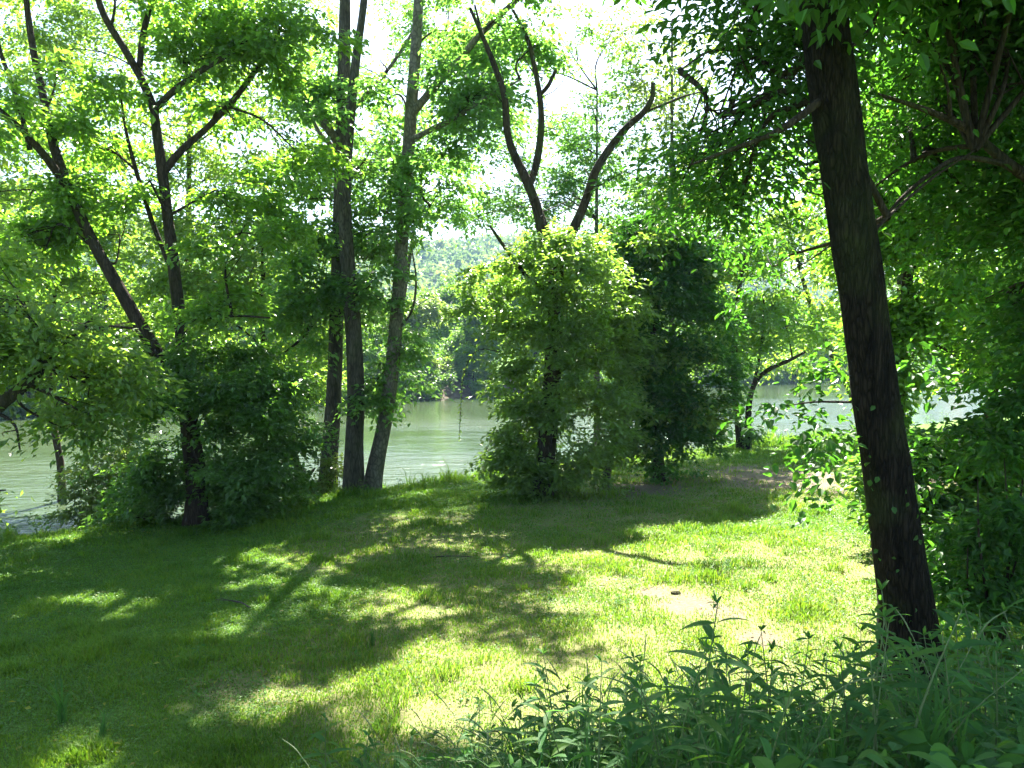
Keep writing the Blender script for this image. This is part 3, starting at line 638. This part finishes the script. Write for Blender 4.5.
    link('ivy', leaves_mesh('ivy', pos, ax, out + rng.normal(size=(44, 3)) * .35, .05 * (.6 + .7 * rng.random(44)), .8, leaf_colours(44), M['leaf_near'], '6'), T.root)
tree_big()

def tree_overhang():
    d = 8.2; b = low(1180, 640, d)
    T = Tree('overhanging_tree', 'shady tree outside the right edge whose dark boughs reach in below its leaves', b)
    bd = M['bark_dark']
    T.limb([b, P(1175, 450, d), P(1160, 330, d), P(1120, 250, d), P(1100, 100, d), P(1090, -100, d)], [.22, .2, .17, .12, .08], 'trunk', bd, 12, flare=.3)
    T.limb(PP((1125, 255, d), (1060, 200, d - .2), (1010, 165, d - .3), (965, 128, d - .4), (920, 108, d - .6), (870, 92, d - .8)), [.085, .06, .045, .03, .012], 'limb', bd)
    T.limb(PP((1010, 165, d - .3), (960, 158, d - .5), (925, 178, d - .7), (895, 205, d - .9), (875, 232, d - 1)), [.03, .022, .016, .008], 'limb', bd)
    T.limb(PP((985, 145, d - .4), (940, 150, d + .1), (905, 165, d + .3), (870, 190, d + .4)), [.03, .02, .008], 'limb', bd)
    T.limb(PP((950, 118, d - .5), (948, 90, d - .6), (935, 50, d - .6)), [.025, .015, .006], 'limb', bd)
    k = dict(leaf=.10, L=.7, per=20, thr=.38, freq=1.2, droop=.5, per_clump=3, dens=1.5, flat=.34)
    for a in ((960, 185, d + 1.2, 60, 24, .6, 24), (1005, 235, d + 1.0, 45, 40, .7, 44), (1015, 110, d + 1.2, 40, 40, .6, 40), (900, 140, d + 1.6, 40, 30, .6, 20), (1005, 310, d + 1.0, 40, 30, .7, 40), (1090, 150, d, 80, 120, 1.5, 160), (1080, -60, d, 130, 90, 1.8, 200), (1100, 320, d, 70, 80, 1.2, 120)):
        T.pblob(*a, **k)
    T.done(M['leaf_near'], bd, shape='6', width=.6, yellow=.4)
tree_overhang()

T = mid_tree(888, 440, 14, [(925, 190, 60, 50, 120), (885, 250, 45, 45, 90), (960, 260, 50, 45, 100), (930, 320, 50, 34, 80), (870, 170, 40, 45, 60), (900, 120, 55, 45, 80), (985, 170, 50, 50, 90), (870, 330, 26, 36, 40), (905, 360, 26, 26, 40), (940, 350, 40, 14, 40)], 'ivy clad dark tree partly hidden behind the big right foreground trunk', 'leaf_maple', 'bark_dark', r=.17, top=120, lean=34, leaf=.13, L=.7, per=22, thr=.38, freq=.9)
for a in ((850, 100, 12, 40, 40, .9, 40), (930, 70, 11.5, 55, 40, .9, 60), (985, 130, 11.5, 45, 45, .9, 60), (900, 160, 12, 40, 36, .8, 40), (1020, 60, 11.5, 40, 50, .9, 50)):
    T.pblob(*a, leaf=.12, L=.65, per=20, thr=.36)
T.flush(M['leaf_near'], 'crown')
for a in ((893, 400, 14, 15, 50, .25, 60), (905, 320, 14, 12, 40, .25, 40), (900, 450, 13.6, 30, 24, .5, 50)):
    T.pblob(*a, leaf=.1, L=.35, per=18, attach=False, thr=.2)
T.flush(M['leaf_vine'], 'ivy')
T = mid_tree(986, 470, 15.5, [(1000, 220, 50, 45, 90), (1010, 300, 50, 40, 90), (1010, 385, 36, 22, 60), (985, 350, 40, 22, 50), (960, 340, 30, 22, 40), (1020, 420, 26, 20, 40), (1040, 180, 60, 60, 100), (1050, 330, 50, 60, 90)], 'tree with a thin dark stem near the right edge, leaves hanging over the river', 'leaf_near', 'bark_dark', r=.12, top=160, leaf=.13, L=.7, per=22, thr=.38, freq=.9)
mid_tree(900, 450, 26, [(900, 200, 70, 70, 110), (980, 190, 70, 70, 110), (950, 290, 80, 50, 110), (860, 280, 50, 60, 80), (1030, 260, 60, 80, 100), (930, 110, 90, 60, 110), (1010, 90, 80, 70, 90)], 'broad sunlit tree filling the background between the right hand trunks', 'leaf_box', 'bark_grey', r=.2, top=120, **K)

def shrub(name, label, c_px, c_py, d, blobs, mat, leaf=.1, stems=7, shape='4', L=.45, per=18, cat='shrub', group=None, yellow=.3, thr=.3):
    b = low(c_px, c_py, d, 0)
    T = Tree(name, label, b, cat, group)
    for _ in range(stems):
        q = blobs[rng.integers(len(blobs))]; e = P(q[0], q[1], d + (q[5] if len(q) > 5 else 0)) + rng.normal(size=3) * .15
        T.tw.add(spline([b + rng.normal(size=3) * np.array([.08, .08, 0]) + np.array([0, 0, -.05]), (b + e) / 2 + rng.normal(size=3) * .1, e], 8), [.018, .012, .005], 5)
    link('stems', T.tw.mesh('stems', M['bark_dark']), T.root)
    for q in blobs:
        T.pblob(q[0], q[1], d + (q[5] if len(q) > 5 else 0), q[2], q[3], q[2] * d / F * .85, q[4], leaf=leaf, L=L, per=per, attach=False, thr=thr, freq=1.5)
    T.flush(M[mat], 'leaves', shape=shape, yellow=yellow)
    return T
shrub('shrub', 'leafy shrub standing beside the foot of the big right foreground trunk', 985, 640, 7.6, [(985, 480, 50, 45, 40), (1010, 550, 45, 60, 46), (960, 550, 34, 45, 26), (990, 620, 50, 40, 40), (945, 465, 30, 26, 20, .6), (1000, 440, 40, 36, 34, .5), (1020, 400, 30, 36, 26, .5), (960, 610, 40, 30, 26), (1050, 500, 50, 80, 40)], 'leaf_near', .085, 12, '6', thr=.42)
shrub('shrub', 'broad low shrub growing under the trees at the right edge', 960, 520, 12, [(915, 455, 26, 26, 50), (985, 445, 36, 24, 60), (1015, 460, 40, 40, 80), (890, 480, 20, 30, 40), (950, 510, 45, 26, 60), (910, 510, 22, 26, 30)], 'leaf_vine', .12, 8)
shrub('shrub', 'sunlit yellow green shrub beside the vine wrapped fork at the water', 112, 515, 18, [(112, 480, 32, 30, 90), (95, 500, 26, 22, 60), (130, 505, 24, 18, 50), (118, 455, 20, 16, 30)], 'leaf_yellow', .1, 8)
shrub('shrub', 'small leafy shoots around the base of the three tall trunks', 318, 490, 21, [(318, 478, 14, 18, 30), (330, 470, 10, 24, 24)], 'leaf_yellow', .1, 5)
shrub('shrub', 'dark shrub trailing from the bank left of the three tall trunks', 262, 515, 18.5, [(262, 500, 36, 18, 80), (235, 505, 30, 18, 60), (285, 505, 22, 12, 40)], 'leaf_vine', .11, 6)

def lean_small():
    d = 20; b = low(116, 500, d)
    T = Tree('leaning_sapling', 'thin leaning sapling behind the sunlit shrub at the water', b)
    T.limb([b, P(122, 465, d), P(130, 440, d), P(138, 405, d)], [.10, .08, .04], 'trunk', M['bark_dark'], 8)
    T.pblob(140, 400, d, 45, 30, .9, 70, leaf=.12, L=.6, per=20)
    T.done(M['leaf_maple'], M['bark_dark'])
    d = 22.3; b = low(304, 492, d)
    T = Tree('leaning_sapling', 'thin bare stemmed sapling leaning out behind the broken stump', b)
    T.limb([b, P(300, 478, d), P(293, 450, d), P(288, 415, d), P(286, 380, d)], [.12, .1, .09, .05], 'trunk', M['bark_grey'], 8)
    T.pblob(285, 385, d, 40, 28, .9, 60, leaf=.12, L=.6, per=20)
    T.done(M['leaf_vine'], M['bark_dark'])
lean_small()

d = 21.2; b = low(301, 494, d, -.05)
t = Tubes()
t.add(spline([b, P(302, 484, d), P(302, 476, d), P(299, 464, d)], 12), [.24, .2, .15, .03], 10, .25, .3)
t.add(spline([P(300, 486, d), P(308, 476, d), P(315, 468, d)], 8), [.12, .08, .02], 7, .25)
t.add(spline([P(300, 488, d), P(288, 492, d), P(276, 497, d)], 8), [.13, .09, .03], 7, .25)
so = link('broken_stump', t.mesh('broken_stump', M['bark_dead']))
tag(so, 'broken jagged stump at the waterside left of the three tall trunks', 'stump')
t = Tubes()
t.add(spline([P(78, 524, 18.2), P(100, 516, 18), P(128, 516, 17.8), P(150, 520, 17.6)], 14), [.05, .11, .13, .09], 9, .25)
tag(link('fallen_log', t.mesh('fallen_log', M['bark_dead'])), 'dark fallen log at the water below the sunlit shrub', 'log')

# ------------------------------------------------------------------ far bank
def st(s, t): return -2 + s * NY + t * NX, 22 - s * NX + t * NY
def far_tree(s, t, h, r, mat, label, group, leaf=.42, n=70, trunk=True, low_=0.12, name='far_tree', cat='tree', per=18):
    x, y = st(s, t); z = g1(x, y); b = np.array([x, y, z - .3])
    T = Tree(name, label, b, cat, group)
    T.limb([b, b + [rng.normal() * .3, rng.normal() * .3, h * .45], b + [rng.normal() * .6, rng.normal() * .6, h * .85]], [.26, .2, .06], 'trunk', M['bark_grey'], 7)
    nb = 7
    for k in range(nb):
        u = low_ + (1 - low_) * (k + .5) / nb; a = rng.random() * 6.28
        rr = r * (.55 + .5 * math.sin(math.pi * min(1, u * .85 + .12)))
        c = b + [math.cos(a) * r * .5, math.sin(a) * r * .5, h * (u * .9 + .04)]
        T.blob(c, (rr * .75, rr * .75, h * .13), n, L=1.3, per=per, leaf=leaf, thr=.36, freq=.45, attach=False, outward=.8)
    T.flush(M[mat], 'crown'); return T
fg = 'trees along the far bank of the river'
far_tree(33, 57, 8.5, 4.6, 'leaf_yellow', 'bright yellow green tree on the far bank right of the tall trunks', None, n=110, leaf=.34)
far_tree(25, 55.5, 8.2, 4.4, 'leaf_far', 'rounded green tree on the far bank seen between tall trunks and vine mound', None, n=110, leaf=.34)
far_tree(41, 55.5, 8.5, 4.2, 'leaf_far', 'green tree on the far bank beside the vine covered mound', None, n=100, leaf=.34)
sp = [(-9, 57), (-2, 55), (6, 57), (15, 55), (19, 59), (50, 55), (67, 57), (80, 56), (94, 58), (110, 56), (128, 58), (148, 57), (-12, 66), (4, 66), (20, 68), (34, 69), (48, 69), (75, 70), (105, 70), (170, 58), (195, 60)]
for k, (s_, t_) in enumerate(sp):
    back = t_ > 62
    far_tree(s_ + rng.normal(), t_, rng.uniform(9.5, 12.5) + (.5 if back else 0) - (2 if 15 < s_ < 45 else 0), rng.uniform(4.4, 6.) , ('leaf_far', 'leaf_maple', 'leaf_far', 'leaf_syc')[k % 4], 'green broadleaf tree in the row along the far bank', fg, n=70 if s_ < 60 else 45, leaf=.42 if s_ < 60 else .6)
bg = 'bushes at the far waterline'
for k in range(58):
    row = k % 2; s_ = -14 + (k // 2) * 5.4 + rng.normal() * 1.1 + row * 2.6
    x, y = st(s_, (49.3, 52.6)[row] + rng.normal() * .6); z = max(g1(x, y), WATER_Z)
    T = Tree('far_bush', 'dark bush overhanging the far waterline' if not row else 'rounded bush on the far bank just above the waterline bushes', (x, y, z), 'bush', bg if not row else 'bushes on the slope of the far bank')
    T.tw.add(spline([np.array([x, y, z - .2]), np.array([x + .2, y, z + 1.]), np.array([x + .3, y - .2, z + 2.])], 6), [.08, .05, .02], 5)
    link('stem', T.tw.mesh('stem', M['bark_dark']), T.root)
    hh = rng.uniform(.8, 2.2) + row * rng.uniform(.2, 1.4)
    for q_ in range(3):
        T.blob((x + rng.normal() * 1.1, y + rng.normal() * .7, z + hh * rng.uniform(.5, 1.3)), (rng.uniform(1.2, 2.2), 1.3, hh * rng.uniform(.5, .9)), 34, L=.9, per=16, leaf=.3, thr=.22, freq=.7, attach=False, droop=.6)
    T.flush(M[('leaf_fardark', 'leaf_maple', 'leaf_far', 'leaf_maple')[int(rng.integers(0, 2)) + 2 * row]], 'leaves')

# the wooded hill: crowns too many and too far to count
n = 2600
xh = rng.uniform(-420, 420, n); yh = rng.uniform(190, 620, n)
th = river_t(xh, yh); k = (th > 120) & (th < 470) & (np.abs(xh) < yh * .8); xh, yh = xh[k], yh[k]
zh = ground(xh, yh)
ctr = np.stack([xh, yh, zh + 5.], 1)
per = 60
q = norm(rng.normal(size=(len(xh), per, 3))); q[..., 2] = np.abs(q[..., 2]) * 1.1 - .15
rr = rng.uniform(3.6, 6.5, (len(xh), 1, 1))
pos = (ctr[:, None] + q * rr * (.8 + .35 * rng.random((len(xh), per, 1)))).reshape(-1, 3)
nr = (q + rng.normal(size=q.shape) * .5).reshape(-1, 3)
ax = rng.normal(size=pos.shape)
cv = np.repeat(leaf_colours(len(xh), .6, .4), per, 0) * leaf_colours(len(pos), .3, .1)
tag(link('hill_woodland', leaves_mesh('hill_woodland', pos, ax, nr, 2.6 * (.6 + .6 * rng.random(len(pos))), .8, cv, M['leaf_hill'])), 'distant hazy woodland covering the hill beyond the river', 'woodland', kind='stuff')

# ------------------------------------------------------------------ foreground weeds
def weed_parts(kind):
    """meshes of one plant, in its own coordinates: (part name, mesh) pairs"""
    parts = []
    if kind == 'lance':            # upright stem with opposite pairs of long leaves
        H = rng.uniform(.75, 1.05); lean = rng.normal(size=2) * .12
        sp = spline([[0, 0, -.05], [lean[0] * .3, lean[1] * .3, H * .5], [lean[0], lean[1], H]], 12)
        t = Tubes(); t.add(sp, [.007, .005, .002], 5); parts.append(('stem', t.mesh('stem', M['stem'])))
        pos, ax, nr, sz = [], [], [], []
        m = int(H / .075)
        for j in range(m):
            u = .12 + .88 * j / (m - 1); p = sp[min(11, int(u * 11.99))] * 1.0
            p = sp[0] + (sp[-1] - sp[0]) * u; a0 = j * math.pi / 2 + rng.normal() * .3
            for a in (a0, a0 + math.pi):
                pos.append(p); ax.append([math.cos(a), math.sin(a), .55 - .5 * (1 - u) + rng.normal() * .25]); nr.append([0, 0, 1]); sz.append((.19 if u < .8 else .19 - (u - .8) * .5) * rng.uniform(.8, 1.25))
        for j in range(3):
            pos.append(sp[-1]); ax.append([rng.normal() * .35, rng.normal() * .35, 1]); nr.append(list(rng.normal(size=3))); sz.append(rng.uniform(.05, .09))
        pos, ax, nr, sz = map(np.array, (pos, ax, nr, sz)); nr = nr + rng.normal(size=nr.shape) * .25
        parts.append(('leaves', arch_leaves('leaves', pos, ax, nr, sz, .20, M['leaf_weed'])))
    elif kind == 'broad':
        H = rng.uniform(.35, .65); sp = spline([[0, 0, -.05], [.03, .02, H * .5], [rng.normal() * .06, rng.normal() * .06, H]], 8)
        t = Tubes(); t.add(sp, [.006, .003], 5); parts.append(('stem', t.mesh('stem', M['stem'])))
        m = 16; u = .15 + .85 * rng.random(m); a = np.arange(m) * 2.4
        pos = sp[0] + (sp[-1] - sp[0]) * u[:, None]
        ax = np.stack([np.cos(a), np.sin(a), .25 + .3 * rng.normal(size=m)], 1)
        off = norm(ax) * rng.uniform(.03, .09, m)[:, None]
        parts.append(('leaves', arch_leaves('leaves', pos + off, ax, np.array([0, 0, 1]) + rng.normal(size=(m, 3)) * .3, rng.uniform(.07, .13, m), .42, M['leaf_weed'])))
    elif kind == 'grass':
        m = 26; a = rng.random(m) * 6.28; H = rng.uniform(.35, .85, m)
        V, Fq = [], []
        for j in range(m):
            dirv = np.array([math.cos(a[j]), math.sin(a[j]), 0]); sd = np.array([-dirv[1], dirv[0], 0]); b0 = rng.normal(size=3) * np.array([.03, .03, 0])
            ben = rng.uniform(.15, .75) * H[j]
            for q in range(6):
                u = q / 5; c = b0 + np.array([0, 0, H[j] * (u - .25 * u ** 3 * ben / H[j] * 2)]) + dirv * ben * u ** 2.2
                w = .0095 * (1 - u ** 2.5) + .0004
                V += [c - sd * w, c + sd * w]
            o = j * 12
            for q in range(5): Fq.append([o + 2 * q, o + 2 * q + 1, o + 2 * q + 3, o + 2 * q + 2])
        cc = np.repeat(leaf_colours(m, .4, .3), 12, 0)
        parts.append(('leaves', make_mesh('leaves', np.array(V), [np.array(Fq)], col=cc, mats=[M['leaf_weed']])))
        t = Tubes(); hx = rng.normal(size=2) * .1
        hx = hx * 2.2; t.add(spline([[0, 0, 0], [hx[0] * .25, hx[1] * .25, .4], [hx[0], hx[1], .74]], 8), [.003, .0018], 4)
        t.add(spline([[hx[0], hx[1], .73], [hx[0] * 1.2, hx[1] * 1.2, .79], [hx[0] * 1.5, hx[1] * 1.5, .83]], 6), [.002, .0045, .0015], 5)
        parts.append(('seed_stalk', t.mesh('seed_stalk', M['stem'])))
    return parts

def arch_leaves(name, pos, ax, nr, size, width, mat):
    """long leaves of five segments that arch over and are folded along the midrib"""
    ax = norm(ax); side = norm(np.cross(nr, ax)); nn = np.cross(ax, side); n = len(pos); K_ = 6
    V, Fq = [], []
    for q in range(K_):
        u = q / (K_ - 1); w = width * .5 * (math.sin(math.pi * (u ** .75) * .97 + .06)) if q < K_ - 1 else .004
        c = pos + ax * (size * u)[:, None] - np.array([0, 0, 1]) * (size * .35 * u ** 2)[:, None]
        V.append(np.stack([c + side * (w * size)[:, None] + nn * (.28 * w * size)[:, None], c, c - side * (w * size)[:, None] + nn * (.28 * w * size)[:, None]], 1))
    V = np.stack(V, 1).reshape(-1, 3); b = np.arange(n)[:, None] * K_ * 3
    for q in range(K_ - 1):
        o = q * 3
        Fq += [b + np.array([[o, o + 3, o + 4, o + 1]]), b + np.array([[o + 1, o + 4, o + 5, o + 2]])]
    return make_mesh(name, V, [np.concatenate(Fq)], col=np.repeat(leaf_colours(n, .5, .55), K_ * 3, 0), mats=[mat])

PROTO = {k: [weed_parts(k) for _ in range(m)] for k, m in (('lance', 6), ('broad', 6), ('grass', 5))}
def put(kind, x, y, label, group, scale=1.0, name=None, cat=None, dz=0):
    parts = PROTO[kind][rng.integers(len(PROTO[kind]))]
    r = thing(name or {'lance': 'tall_weed', 'broad': 'broadleaf_weed', 'grass': 'grass_tuft'}[kind], (x, y, g1(x, y) + dz), label, cat or {'lance': 'weed', 'broad': 'weed', 'grass': 'grass tuft'}[kind], group)
    r.rotation_euler = (rng.normal() * .07, rng.normal() * .07, rng.random() * 6.28); r.scale = (scale,) * 3
    for nm, me in parts:
        o = bpy.data.objects.new(nm, me); C.objects.link(o); o.parent = r
    return r
LAB = {'lance': ('leafy upright weed with long narrow leaves in the shady foreground thicket', 'tall weeds in the foreground thicket'),
       'broad': ('low broad leaved weed in the shady foreground thicket', 'broad leaved weeds in the foreground thicket'),
       'grass': ('tuft of long arching grass in the shady foreground thicket', 'grass tufts in the foreground thicket')}
for k in range(430):
    dd = 2.7 + 3.3 * rng.random() ** .8
    px = 300 + 770 * rng.random() ** .85
    x = (px - 512) / F * dd
    lim = 4.3 + .9 * sstep(560, 960, px)
    if dd > lim: dd = 2.9 + (dd - 2.9) * .55; x = (px - 512) / F * dd
    kind = ('lance', 'grass', 'lance', 'broad', 'grass', 'lance', 'grass', 'lance')[k % 8]
    if px < 560: kind = ('grass', 'broad')[k % 2]
    put(kind, x, dd, *LAB[kind], scale=rng.uniform(.6, .95) * (.78 + .22 * sstep(450, 680, px)))
for k in range(110):
    px = 310 + 330 * rng.random() ** .8; dd = rng.uniform(3.9, 4.7) + .3 * sstep(450, 650, px)
    kind = ('grass', 'lance', 'grass', 'broad')[k % 4]
    put(kind, (px - 512) / F * dd, dd, *LAB[kind], scale=rng.uniform(.6, .85) + .25 * sstep(420, 640, px))
# the ones that stand out
for px, dd, kind, sc, lb in ((905, 5.0, 'lance', 1.25, 'tallest weed, standing right in front of the big furrowed trunk'), (770, 4.5, 'lance', 1.0, 'tall narrow leaved weed standing dark against the lawn below the bare patch'), (672, 4.4, 'grass', .95, 'dark grass tuft with seed heads below the bare patch of lawn'), (735, 4.5, 'grass', 1.1, 'long stalked grass rising highest against the bright lawn'),
                             (525, 4.6, 'grass', 1.05, 'lone thin grass tuft at the left end of the thicket'), (390, 4.3, 'grass', .95, 'isolated bladed tuft at the bottom edge left of the thicket'), (55, 6.4, 'grass', .62, 'spindly tall grass at the left end of the lawn'), (95, 6.1, 'grass', .4, 'small grass tuft right of the spindly tall grass'), (370, 8.2, 'grass', .32, 'small tuft of uncut grass in the middle of the lawn'), (310, 4.6, 'grass', .45, 'short tuft of blades at the bottom edge of the lawn')):
    put(kind, (px - 512) / F * dd, dd, lb, None, sc)
# fringe of weeds along the top of the bank
for k in range(85):
    u = rng.random(); s_ = -14 + 46 * u; t_ = rng.uniform(-.9, .9)
    x, y = st(s_, t_)
    kind = 'broad' if k % 3 else 'lance'
    put(kind, x, y, 'leafy weed in the fringe along the top of the river bank', 'weeds along the top of the bank', rng.uniform(.6, 1.1), name='bank_weed', cat='weed')

# low ground cover between the weeds
n = 5200
dd = 2.2 + 3.3 * rng.random(n); px = 380 + 760 * rng.random(n); x = (px - 512) / F * dd
k = dd < 4.2 + 1.0 * sstep(560, 960, px) - .9 * sstep(600, 400, px); x, y = x[k], dd[k]
pos = np.stack([x, y, ground(x, y) + rng.random(len(x)) ** 1.5 * .32], 1)
ax = rng.normal(size=pos.shape); ax[:, 2] *= .3
nr = np.array([0, 0, 1]) + rng.normal(size=pos.shape) * .4
tag(link('undergrowth', arch_leaves('undergrowth', pos, ax, nr, rng.uniform(.05, .12, len(x)), .5, M['leaf_weed'])), 'low leafy ground cover beneath the foreground weeds', 'undergrowth', kind='stuff')

# weeds and litter in the lawn
for k in range(110):
    dd = 5.2 + 12 * rng.random(); x = (rng.random() - .5) * 1.1 * dd
    if river_t(x, dd) > -1 or (x > 1.2 and dd < 6.5): continue
    put('broad', x, dd, 'low rosette of broad leaves growing flat in the lawn', 'rosettes in the lawn', rng.uniform(.2, .45), name='lawn_weed', cat='weed', dz=-.02)
n = 2600
dd = 4.5 + 22 * rng.random(n); x = (rng.random(n) - .5) * 1.3 * dd; k = (river_t(x, dd) < -.5) & (noise2(x, dd, 1.5) > .45); x, dd = x[k], dd[k]
pos = np.stack([x, dd, ground(x, dd) + .015 + .03 * rng.random(len(x))], 1)
lc = np.array([[2.6, 1.3, 1.6]]) * (.5 + .9 * rng.random((len(x), 1)))
tag(link('fallen_leaves', leaves_mesh('fallen_leaves', pos, rng.normal(size=pos.shape) * [1, 1, .15], np.array([0, 0, 1]) + rng.normal(size=pos.shape) * .3, .06 * (.5 + .8 * rng.random(len(x))), .6, lc, M['grass'])), 'dry fallen leaves scattered through the grass', 'leaves', kind='stuff')
for k, (px, py, l, a_) in ((1, (250, 610, .6, 2.6)), (3, (420, 560, .8, .1))):
    p = G(px, py); t = Tubes(); dv = np.array([math.cos(a_), math.sin(a_), 0])
    t.add(spline([p + [0, 0, .03], p + dv * l * .5 + [.05, .03, .045], p + dv * l + [0, 0, .03]], 9), [.012, .009, .004], 5)
    t.add(spline([p + dv * l * .45 + [.04, .02, .04], p + dv * l * .7 + [-.12, .1, .05]], 5), [.006, .003], 4)
    tag(link('fallen_twig', t.mesh('fallen_twig', M['bark_grey'])), ('dead twig lying on the sunlit lawn left of the bare patch', 'long dead twig lying on the shaded left part of the lawn', 'short dead twig lying near the bottom of the lawn', 'longest dead twig lying in front of the tall trunks')[k], 'twig')

# stones on the bare patch
for px, py, r in ((676, 594, .04),):
    p = G(px, py); q = norm(rng.normal(size=(42, 3)))
    import bmesh
    bm = bmesh.new(); bmesh.ops.create_icosphere(bm, subdivisions=2, radius=1)
    for v in bm.verts:
        nn = noise3(np.array([[v.co.x * 1.6 + px, v.co.y * 1.6, v.co.z * 1.6]]))[0]
        v.co = v.co * (.75 + .5 * nn); v.co.x *= r * 1.6; v.co.y *= r * 1.1; v.co.z *= r * .7
    me = bpy.data.meshes.new('stone'); bm.to_mesh(me); bm.free(); me.materials.append(M['bark_dead'])
    o = link('stone', me, loc=(p[0], p[1], p[2] + r * .25))
    tag(o, {.04: 'small dark stone at the edge of the bare patch', .022: 'smaller dark stone beside the largest one on the bare patch', .018: 'tiny stone lying in the middle of the bare patch'}[r], 'stone')

# ------------------------------------------------------------------ the air
hz = Vh = np.array([(sx * 930., sy * 930., z) for z in (-5., 150.) for sx, sy in ((-1, -1), (1, -1), (1, 1), (-1, 1))])
hm = bpy.data.materials.new('haze'); hm.use_nodes = True; hn = hm.node_tree
for q in list(hn.nodes): hn.nodes.remove(q)
ho = hn.nodes.new('ShaderNodeOutputMaterial'); hv = hn.nodes.new('ShaderNodeVolumePrincipled')
hv.inputs['Color'].default_value = (.42, .68, 1., 1); hv.inputs['Density'].default_value = .00028; hv.inputs['Anisotropy'].default_value = 0.
hn.links.new(hv.outputs[0], ho.inputs['Volume'])
tag(link('haze', make_mesh('haze', hz, [np.array([[0, 3, 2, 1], [4, 5, 6, 7], [0, 1, 5, 4], [1, 2, 6, 5], [2, 3, 7, 6], [3, 0, 4, 7]])], mats=[hm])), 'pale blue haze of a humid summer day', 'haze', kind='stuff')

# ------------------------------------------------------------------ light, sky, camera
w = bpy.data.worlds.new('World'); scene.world = w; w.use_nodes = True
nt = w.node_tree; bgn = nt.nodes['Background']
sky = nt.nodes.new('ShaderNodeTexSky'); sky.sky_type = 'NISHITA'; sky.sun_disc = False
sky.sun_elevation = R(SUN_EL); sky.sun_rotation = R(SUN_AZ); sky.dust_density = 1.2; sky.air_density = 1.0; sky.ozone_density = 1.0
nt.links.new(sky.outputs[0], bgn.inputs[0]); bgn.inputs[1].default_value = .05
sl = bpy.data.lights.new('sun', 'SUN'); sl.energy = 5.0; sl.angle = R(.5); sl.color = (1., .95, .86)
sun = bpy.data.objects.new('sun', sl); C.objects.link(sun)
from mathutils import Vector
dirv = Vector((math.sin(R(SUN_AZ)) * math.cos(R(SUN_EL)), math.cos(R(SUN_AZ)) * math.cos(R(SUN_EL)), math.sin(R(SUN_EL))))
sun.rotation_euler = (-dirv).to_track_quat('-Z', 'Y').to_euler(); sun.location = (0, 0, 60)

cam = bpy.data.cameras.new('camera'); co = bpy.data.objects.new('camera', cam); C.objects.link(co)
co.location = (0, 0, CZ); co.rotation_euler = (math.pi / 2 - PITCH, 0, 0)
cam.sensor_width = 36; cam.lens = F / 1024 * 36; cam.clip_end = 4000; cam.clip_start = .05
scene.camera = co
vs = scene.view_settings; vs.view_transform = 'Standard'; vs.look = 'None'; vs.exposure = EXPOSURE; vs.gamma = 1; vs.use_curve_mapping = False
scene.render.engine = 'CYCLES'
cy = scene.cycles
cy.max_bounces = 8; cy.diffuse_bounces = 5; cy.glossy_bounces = 3; cy.transmission_bounces = 4; cy.volume_bounces = 0
cy.use_denoising = True; cy.denoiser = 'OPENIMAGEDENOISE'; cy.sample_clamp_indirect = 6.0
cy.use_adaptive_sampling = True; cy.adaptive_threshold = .02
